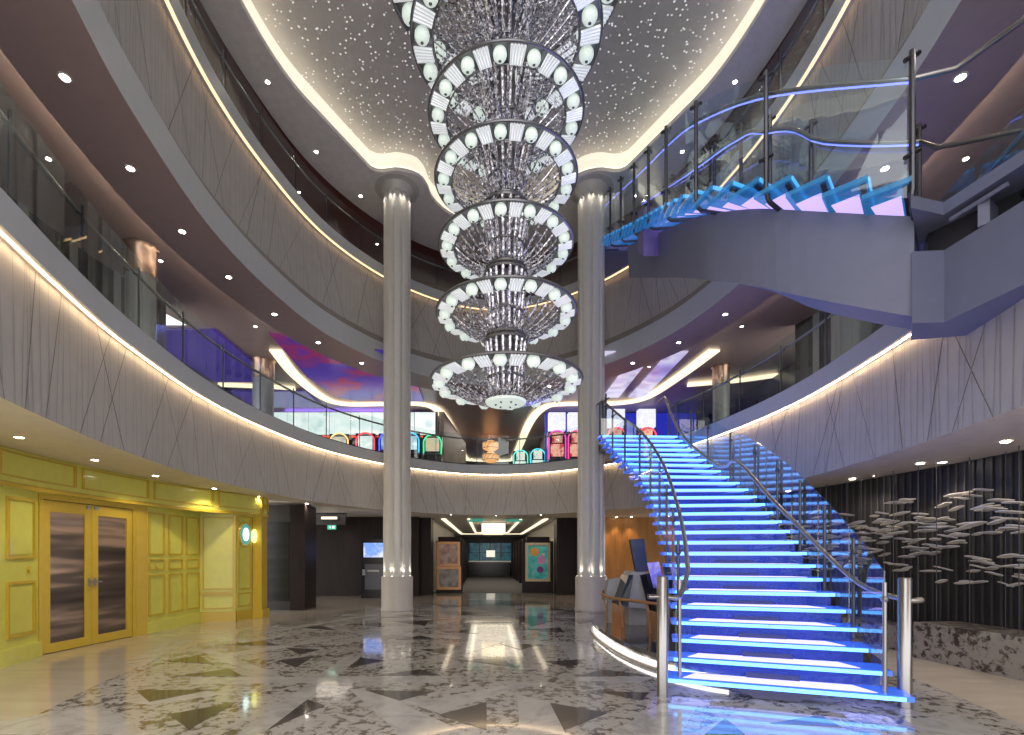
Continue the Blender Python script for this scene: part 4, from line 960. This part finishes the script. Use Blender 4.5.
# ------------------------------------------------------------------ sculpture wall (right, ground deck)
RW = [(6.9, 3.0), (6.95, 4.6), (7.0, 6.0), (6.95, 7.6), (6.8, 9.2), (6.5, 10.8), (6.0, 12.4), (5.4, 13.8)]
Rc, _ = resample(smooth_curve([Vector(p) for p in RW], 10), 90)
sw = MB(); sw.grid([[(p.x, p.y, 0), (p.x, p.y, 3.0)] for p in Rc])
sw.cur = 1
for i in range(0, 89, 1):
    a, b = Rc[i], Rc[i+1]; t = (b-a).normalized(); n = Vector((-t.y, t.x))
    m_ = a.lerp(b, 0.5); sw.hexa([(*(m_-t*0.012), 0.3), (*(m_+t*0.012), 0.3), (*(m_+t*0.012+n*0.02), 0.3), (*(m_-t*0.012+n*0.02), 0.3), (*(m_-t*0.012), 2.95), (*(m_+t*0.012), 2.95), (*(m_+t*0.012+n*0.02), 2.95), (*(m_-t*0.012+n*0.02), 2.95)])
struct(sw.build('wall_right', [mat('charcoal_slats', (0.013, 0.012, 0.014), 0.4, var=0.2), mat('slat_joint', (0.045, 0.042, 0.04), 0.4)]), 'charcoal slatted wall behind the hanging blades', 'wall')
gp = MB()
lowc, _ = resample(smooth_curve([Vector(p) for p in [(6.45,7.3),(6.42,8.8),(6.1,10.6),(5.6,12.2)]], 8), 30)
gp.grid([[(p.x, p.y, 0), (p.x, p.y, 0.38), (p.x+0.6, p.y+0.1, 0.38)] for p in lowc])
hic, _ = resample(smooth_curve([Vector(p) for p in [(6.2,2.5),(6.38,4.2),(6.40,5.9),(6.27,7.35)]], 8), 30)
gp.grid([[(p.x, p.y, 0), (p.x, p.y, 0.52), (p.x+0.8, p.y+0.05, 0.52)] for p in hic])
e = hic[-1]; gp.face([(e.x, e.y, 0), (e.x+0.8, e.y+0.05, 0), (e.x+0.8, e.y+0.05, 0.52), (e.x, e.y, 0.52)])
struct(gp.build('wall_right_plinth', 'granite_wall'), 'mottled granite plinth below the slatted wall', 'wall')
sp = thing('hanging_sculpture', 'shoal of curved silver blades hanging on rods before the charcoal wall', 'sculpture', (6.3, 7.5, 0.38))
OS = Vector((6.3, 7.5, 0.38)); rs = random.Random(5)
silver = mat('satin_silver', (0.72, 0.68, 0.62), 0.3, metal=0.35)
M['silver'] = silver
rods = []
for k in range(22):
    i = 12+int(k*62/21); p = Rc[i]; t = (Rc[i+1]-Rc[i-1]).normalized(); n = Vector((-t.y, t.x)); q = p+n*rs.uniform(0.15, 0.4)
    rods.append(q); g = MB(); g.lathe([(0.005, 0.45-OS.z), (0.005, 2.90-OS.z)], (q.x-OS.x, q.y-OS.y, 0), 8); g.build('rod', 'dark_steel', sp)
def blade(mb, c, t, L, wd, lift):
    t3 = Vector((t.x, t.y, 0)); n3 = Vector((-t.y, t.x, 0)); rows = []
    for j in range(7):
        u = j/6-0.5; hw = wd*(1-(2*u)**2)*0.5+0.004; bend = lift*(math.sin(u*2.6))
        q = c+t3*(u*L)+Vector((0, 0, bend))
        rows.append([q-n3*hw+Vector((0, 0, -0.6*hw)), q+n3*hw+Vector((0, 0, 0.6*hw)), q+n3*hw*0.9+Vector((0, 0, 0.6*hw+0.012)), q-n3*hw*0.9+Vector((0, 0, -0.6*hw+0.012))])
    mb.grid(rows, closed_v=True)
extra = MB()
for k in range(430):
    f = (k+rs.random())/430; i = int(8+f*72); p = Rc[i]; t = (Rc[i+1]-Rc[i-1]).normalized(); n = Vector((-t.y, t.x))
    c = p+n*rs.uniform(0.12, 0.50)
    # the shoal: broad bands near the camera, tapering to the far end
    zc = 1.82; spr = 0.66*(1-0.15*f)
    z = zc+max(-1, min(1, rs.gauss(0, 0.55)))*spr-0.08
    if f < 0.35 and abs(z-1.62) < 0.12: z += rs.choice((-0.25, 0.3))
    g = extra if k >= 100 else MB()
    blade(g, Vector((c.x, c.y, z))-OS, t, rs.uniform(0.18, 0.40), rs.uniform(0.03, 0.055), rs.uniform(-0.03, 0.03))
    if g is not extra: g.build('blade', 'silver', sp, True)
o = extra.build('blade_swarm', 'silver', sp, True); o['kind'] = 'stuff'
for k, y in enumerate((3.6, 4.8, 6.0, 7.3, 8.6, 9.9)):
    i = min(range(90), key=lambda j: abs(Rc[j].y-y)); p = Rc[i]
    downlight((p.x-0.28, p.y, 2.865), 'bright downlight close to the charcoal slatted wall, %s from the far end' % ORD[5-k], 'sculpture wall downlights', power=30, size=95, scale=1.0)

# ------------------------------------------------------------------ round platform with kiosk at the stair foot
pf = thing('round_platform', 'low granite platform with glowing curved edge beside the stair', 'platform', (3.6, 8.4, 0))
def sup(rx, ry, n=72, e=2.6):
    return [(rx*math.copysign(abs(math.cos(2*PI*k/n))**(2/e), math.cos(2*PI*k/n)), ry*math.copysign(abs(math.sin(2*PI*k/n))**(2/e), math.sin(2*PI*k/n))) for k in range(n)]
g = MB(); g.prism(sup(1.58, 2.85), 0.01, 0.20); g.build('base', 'granite_wall', pf)
g = MB(); g.prism(sup(1.63, 2.90), 0.16, 0.22); g.build('top_slab', 'dark_stone', pf)
g = MB(); A_ = [q_ for q_ in sup(1.61, 2.88) if q_[0] < -0.75]; g.grid([[(x, y, 0.05), (x, y, 0.11)] for x, y in A_]); g.build('edge_light', 'led_white', pf)
g = MB(); A_ = sup(1.66, 2.93); g.grid([[(x, y, 0.011), (x, y, 0.045), (x*0.97, y*0.97, 0.045)] for x, y in A_], closed_u=True); g.build('skirting', 'plinth', pf)
tr = thing('tube_rail', 'low looped bronze tube rail on the round platform', 'rail', (2.6, 9.0, 0.22))
g = MB(); g.tube([tuple(v) for v in smooth_curve([Vector(p) for p in [(0.35,0.9,0.62),(-0.2,0.75,0.62),(-0.42,0.5,0.55),(-0.35,0.1,0.50),(-0.1,-0.5,0.50),(0.15,-1.2,0.50),(0.4,-1.9,0.48)]], 6)], 0.028, 10); g.build('top_tube', 'bronze', tr, True)
for x, y in ((-0.40, 0.45), (-0.25, -0.1), (0.02, -0.8), (0.3, -1.6)):
    g = MB(); g.tube([(x, y, 0.50), (x+0.04, y-0.02, 0.30), (x+0.06, y-0.02, 0.0)], 0.02, 8); g.build('leg', 'bronze', tr, True)
kk = thing('photo_kiosk', 'grey angular kiosk with tilted dark screens left of the stair', 'kiosk', (2.72, 9.3, 0.22))
g = MB(); g.hexa([(-0.28,-0.3,0.35),(0.30,-0.35,0.30),(0.36,0.3,0.30),(-0.28,0.3,0.35),(-0.10,-0.22,0.98),(0.16,-0.25,0.98),(0.22,0.25,0.98),(-0.10,0.25,0.98)]); g.box(-0.12, 0.2, -0.15, 0.15, 0.0, 0.4); g.build('body', 'grey_box', kk)
g = MB(); g.hexa([(-0.36,-0.33,0.38),(-0.20,-0.36,0.35),(-0.20,0.2,0.35),(-0.36,0.2,0.38),(-0.16,-0.28,0.92),(-0.08,-0.28,0.92),(-0.08,0.2,0.92),(-0.16,0.2,0.92)]); g.build('side_panel', 'black', kk)
g = MB(); g.hexa([(0.16,-0.42,0.30),(0.50,-0.42,0.22),(0.50,-0.38,0.22),(0.16,-0.38,0.30),(0.02,-0.36,0.92),(0.30,-0.36,0.98),(0.30,-0.32,0.98),(0.02,-0.32,0.92)]); g.build('front_screen', 'black', kk)
g = MB(); g.hexa([(-0.02,-0.25,0.98),(0.20,-0.25,0.98),(0.22,-0.15,0.98),(-0.02,-0.15,0.98),(-0.12,-0.2,1.56),(0.14,-0.2,1.58),(0.14,-0.12,1.58),(-0.12,-0.12,1.56)]); g.build('upright_screen', 'dark_steel', kk)
g = MB(); g.hexa([(0.22,-0.50,0.70),(0.44,-0.50,0.66),(0.44,-0.47,0.66),(0.22,-0.47,0.70),(0.12,-0.46,1.14),(0.32,-0.46,1.16),(0.32,-0.43,1.16),(0.12,-0.43,1.14)]); g.build('tablet', screen_mat('tablet_screen', [(0.05, 0.04, 0.25), (0.2, 0.2, 0.9), (0.6, 0.5, 1.0)], 0.6, 6), kk)
g = MB(); g.hexa([(-0.50,0.1,0.42),(-0.30,0.1,0.42),(-0.30,0.4,0.42),(-0.50,0.4,0.42),(-0.42,0.15,0.80),(-0.20,0.15,0.84),(-0.20,0.4,0.84),(-0.42,0.4,0.80)]); g.box(-0.44, -0.36, 0.15, 0.25, 0.0, 0.42); g.build('side_cabinet', 'grey_box', kk)
k2_ = thing('angled_console', 'dark angled console standing behind the left newel post', 'console', (3.15, 8.2, 0.22))
g = MB(); g.hexa([(-0.12,-0.2,0.0),(0.12,-0.2,0.0),(0.12,0.1,0.0),(-0.12,0.1,0.0),(-0.1,-0.15,0.85),(0.1,-0.15,0.85),(0.1,0.1,0.85),(-0.1,0.1,0.85)]); g.build('stand', 'dark_steel', k2_)
g = MB(); g.hexa([(-0.3,-0.35,0.78),(0.28,-0.35,0.74),(0.28,-0.30,0.70),(-0.3,-0.30,0.74),(-0.22,0.1,1.12),(0.32,0.1,1.08),(0.32,0.14,1.04),(-0.22,0.14,1.08)]); g.build('console_top', 'black', k2_)

# ------------------------------------------------------------------ casino on the second deck
ZG = 7.38
def ribbon(pts, wd, label, mtl='cream_led', z=ZG, drop=0.05, grp=None):
    c = [tuple(v) for v in smooth_curve([Vector(p) for p in pts], 8)]; m = MB(); rows = []
    for k in range(len(c)):
        a = Vector(c[max(0, k-1)]); b = Vector(c[min(len(c)-1, k+1)]); t = (b-a).normalized(); n = Vector((-t.y, t.x))*wd/2; p = Vector(c[k])
        rows.append([(*(p-n), z-drop), (*(p+n), z-drop), (*(p+n), z), (*(p-n), z)])
    m.grid(rows, closed_v=True); m.face(rows[0]); m.face(rows[-1][::-1]); return tag(m.build('cove_light', mtl), label, 'light strip', grp)
ribbon([(-6.05,14.3),(-6.25,16.3),(-6.1,18.6),(-5.5,19.4),(-4,19.4),(-2.6,19.4),(-1.95,20.4),(-1.6,24),(-1.35,30),(-0.9,31)], 0.34, 'long cream light line bending across the left casino ceiling')
ribbon([(-0.9,31),(0.4,31.1),(1.5,31)], 0.34, 'short cream light line across the far casino ceiling')
ribbon([(1.6,31),(1.75,27),(1.9,22),(2.3,19.8),(3.1,19.4),(5.0,19.3),(5.9,18.6),(6.3,16.4),(6.5,14.3)], 0.34, 'long cream light line bending across the right casino ceiling')
ribbon([(-9.2,17.2),(-7.6,17.4),(-6.75,17.6)], 0.30, 'short cream light line left of the drum column')
ribbon([(6.9,17.2),(8.4,16.8),(9.6,16.2)], 0.30, 'cream light line over the right second deck gallery')
purple = screen_mat('purple_ceiling_glow', [(0.05, 0.035, 0.45), (0.10, 0.06, 0.55), (0.10, 0.05, 0.5), (0.42, 0.04, 0.16), (0.10, 0.05, 0.6)], 0.33, 0.7)  # violet and red glow on the ceiling painted as emission colour
q = MB(); q.prism([(-5.75,13.2),(-5.9,16.4),(-5.6,18.4),(-4.9,19.0),(-2.4,19.05),(-2.4,14.6)], ZG-0.04, ZG); tag(q.build('ceiling_glow', purple), 'purple and red glow painted on the left casino ceiling', 'ceiling panel')
q = MB(); q.prism([(-9.2,13.0),(-9.2,16.9),(-7.15,17.0),(-7.1,13.0)], ZG-0.03, ZG); tag(q.build('ceiling_glow', screen_mat('violet_ceiling_glow', [(0.04, 0.025, 0.25), (0.08, 0.04, 0.35)], 0.5, 0.6)), 'violet glow painted on the ceiling outside the left drum column', 'ceiling panel')  # violet glow over this stretch of ceiling, also painted as emission
q = MB(); q.prism([(-9.2, 17.9), (-9.2, 19.8), (-6.5, 19.8), (-6.5, 17.9)], ZG-0.03, ZG); tag(q.build('ceiling_glow', bpy.data.materials['violet_ceiling_glow']), 'violet glow painted on the ceiling above the screen wall', 'ceiling panel')
for j in range(3):  # screen reflections in the glossy ceiling tiles, painted as emissive strips
    q = MB(); x = 3.35+0.95*j; q.prism([(x,14.4+0.0*j),(x+0.55,14.4),(x+0.6,18.6),(x+0.0,18.6)], ZG-0.03, ZG)
    m_ = screen_mat('lilac_reflection_%d' % j, [(0.25, 0.12, 0.35), (0.5, 0.42, 0.9), (0.85, 0.8, 1.0), (0.4, 0.25, 0.6)], 0.55, 0.9); tag(q.build('ceiling_glow', m_), '%s of the three lilac screen reflections painted on the ceiling above the stair head' % ('leftmost', 'middle', 'rightmost')[j], 'ceiling panel')
area('casino_violet_fill', (-6.0, 21, 6.9), 60, 5, 1, (0.35, 0.2, 1.0), (0, -1, 0.1))  # added violet fill to tint the casino, no fitting here
area('gallery_blue', (-7.9, 11.5, 6.9), 30, 1.5, 1.5, (0.25, 0.25, 1.0), (-0.3, 0.4, -1))
# screen wall with video panels over the slot machines
scr = MB(); scr.box(-9.2, -2.0, 20.3, 20.5, Z2, 7.32); struct(scr.build('wall_screens', 'navy'), 'navy wall carrying the row of video panels', 'wall')
vm = [screen_mat('video_panel_%d' % k, [(0.45, 0.62, 0.60), (0.75, 0.88, 0.85), (0.95, 0.98, 0.95), (0.55, 0.70, 0.72)], 0.85, 1.3+0.3*k) for k in range(3)]
for k in range(8):
    x = -8.95+0.86*k; q = MB(); q.box(x, x+0.83, 20.25, 20.298, 6.38, 7.28); o = q.build('video_screen', vm[k % 3])
    tag(o, 'bright white video panel above the slot machines, %s from the left' % ORD[k], 'screen', 'video panels above the slot machines')
q = MB(); q.tube([(-7.6, 20.262, 6.30), (-2.0, 20.262, 6.30)], 0.035, 8); tag(q.build('neon_tube', emit('red_neon', (1.0, 0.08, 0.03), 1.6)), 'long red neon tube under the video panels', 'neon light')
def slot(x, y, label, neon, scr_cols, rz=0.0, h=1.9, seed=0, topper=None):
    t = thing('slot_machine', label, 'slot machine', (x, y, Z2-0.02), rz)
    g = MB(); g.box(-0.36, 0.36, -0.1, 0.35, 0, h*0.97); g.hexa([(-0.36,-0.35,0),(0.36,-0.35,0),(0.36,-0.1,0),(-0.36,-0.1,0),(-0.36,-0.35,0.75),(0.36,-0.35,0.75),(0.36,-0.1,0.85),(-0.36,-0.1,0.85)]); g.build('cabinet', 'black', t)
    nm = emit('neon_%d' % seed, neon, 1.8)
    g = MB(); pts = [(-0.33, -0.12, 0.85)]+[(0.33*math.cos(PI-PI*k/12), -0.12, h-0.33+0.30*math.sin(PI*k/12)) for k in range(13)]+[(0.33, -0.12, 0.85)]
    g.tube(pts, 0.028, 6); g.build('neon_arch', nm, t)
    g = MB(); g.box(-0.26, 0.26, -0.13, -0.10, 0.95, 1.45); g.build('screen', screen_mat('slot_screen_%d' % seed, scr_cols, 0.9, 5), t)
    g = MB(); g.box(-0.20, 0.20, -0.13, -0.10, 1.50, h-0.10); g.build('upper_screen', screen_mat('slot_top_%d' % seed, scr_cols[::-1], 0.8, 5), t)
    g = MB(); g.box(-0.3, 0.3, -0.38, -0.12, 0.78, 0.84); g.build('button_deck', 'dark_steel', t)
    if topper:
        g = MB(); g.box(-0.33, 0.33, -0.10, 0.2, h, h+0.7); g.build('topper', screen_mat('slot_topper_%d' % seed, topper, 0.9, 4), t)
slot(-4.5, 18.6, 'slot machine with red neon arch behind the left railing', (1.0, 0.05, 0.08), [(0.6, 0.7, 0.7), (0.9, 0.95, 0.9)], h=1.6, seed=1)
slot(-3.65, 18.6, 'slot machine with blue neon arch behind the left railing', (0.08, 0.1, 1.0), [(0.02, 0.05, 0.4), (0.5, 0.7, 1.0)], h=1.6, seed=2)
slot(-2.85, 18.6, 'slot machine with teal neon arch behind the left column', (0.03, 0.4, 0.7), [(0.1, 0.3, 0.5), (0.8, 0.9, 0.9)], h=1.6, seed=3)
slot(-2.05, 18.9, 'slot machine with green neon arch right of the left column', (0.03, 0.55, 0.2), [(0.3, 0.5, 0.4), (0.8, 0.5, 0.3)], h=1.6, seed=4)
slot(-5.5, 18.7, 'slot machine with amber neon arch at the end of the row', (0.9, 0.5, 0.2), [(0.3, 0.2, 0.2), (0.9, 0.85, 0.6)], h=1.6, seed=5)
red = [(0.35, 0.01, 0.03), (0.7, 0.03, 0.06), (0.9, 0.5, 0.35), (0.8, 0.05, 0.08)]; wh = [(0.6, 0.6, 0.8), (0.95, 0.95, 1.0)]
slot(3.55, 19.9, 'red slot machine with white topper left of the right column', (0.7, 0.05, 0.2), red, h=2.0, seed=6, topper=wh)
slot(2.78, 19.9, 'tall red slot machine nearest the right column between the columns', (0.6, 0.04, 0.3), red, h=2.0, seed=7, topper=wh)
slot(5.05, 19.6, 'red slot machine behind the stair head, left one', (0.8, 0.05, 0.1), red, h=2.05, seed=8, topper=wh)
slot(6.25, 19.6, 'red slot machine behind the stair head, right one', (0.8, 0.05, 0.1), red, h=2.05, seed=9, topper=wh)
gr = [(0.1, 0.4, 0.35), (0.6, 0.85, 0.75), (0.9, 0.9, 0.8), (0.7, 0.2, 0.3)]
slot(1.58, 23.6, 'green screened slot machine at the far centre, left one', (0.05, 0.6, 0.45), gr, h=2.0, seed=10)
slot(2.36, 23.3, 'green screened slot machine at the far centre, right one', (0.05, 0.5, 0.6), gr, h=2.0, seed=11)
gl = thing('gold_lantern', 'golden two tier lattice lantern hanging in the far casino', 'lantern', (0.18, 25, 7.42))
for z0 in (-0.72, -1.30):
    g = MB(); g.lathe([(0.20, z0), (0.40, z0+0.13), (0.40, z0+0.38), (0.20, z0+0.50)], n=6); g.build('lantern_body', emit('lantern_glow_%d' % int(-z0*100), (1.0, 0.45, 0.15), 0.8), gl)
g = MB(); g.lathe([(0.03, -1.30), (0.03, 0.0)], n=12)
for z0 in (-0.72, -1.30):
    for zz in (z0+0.13, z0+0.38): g.torus((0, 0, zz), 0.41, 0.02, 24, 6)
    for k in range(12): g.tube([(0.41*math.cos(k*PI/6), 0.41*math.sin(k*PI/6), z0+0.13), (0.41*math.cos((k+1)*PI/6), 0.41*math.sin((k+1)*PI/6), z0+0.38)], 0.012, 5)
g.build('frame', 'gilt', gl)
# blue soffit over the red slots and angled partitions
q = MB(); q.box(2.4, 8.6, 20.6, 20.8, Z2, 7.35); struct(q.build('wall_slots_back', emit('deep_blue_wash', (0.02, 0.03, 0.55), 0.45)), 'deep blue backlit wall behind the red slot machines', 'wall')
for (pts, nm, lab) in (([(-1.95,20.3),(-1.75,20.3),(-1.1,26),(-1.3,26)], 'wall_partition_left', 'left'), ([(2.78,20.9),(2.95,20.9),(2.95,26),(2.78,26)], 'wall_partition_right', 'right')):
    q = MB(); q.prism(pts, Z2, 7.32); struct(q.build(nm, 'reveal'), 'angled brown partition on the %s of the far casino' % lab, 'wall')
area('casino_fill', (0.2, 24, 7.3), 60, 3, 6, (1, 0.85, 0.75))
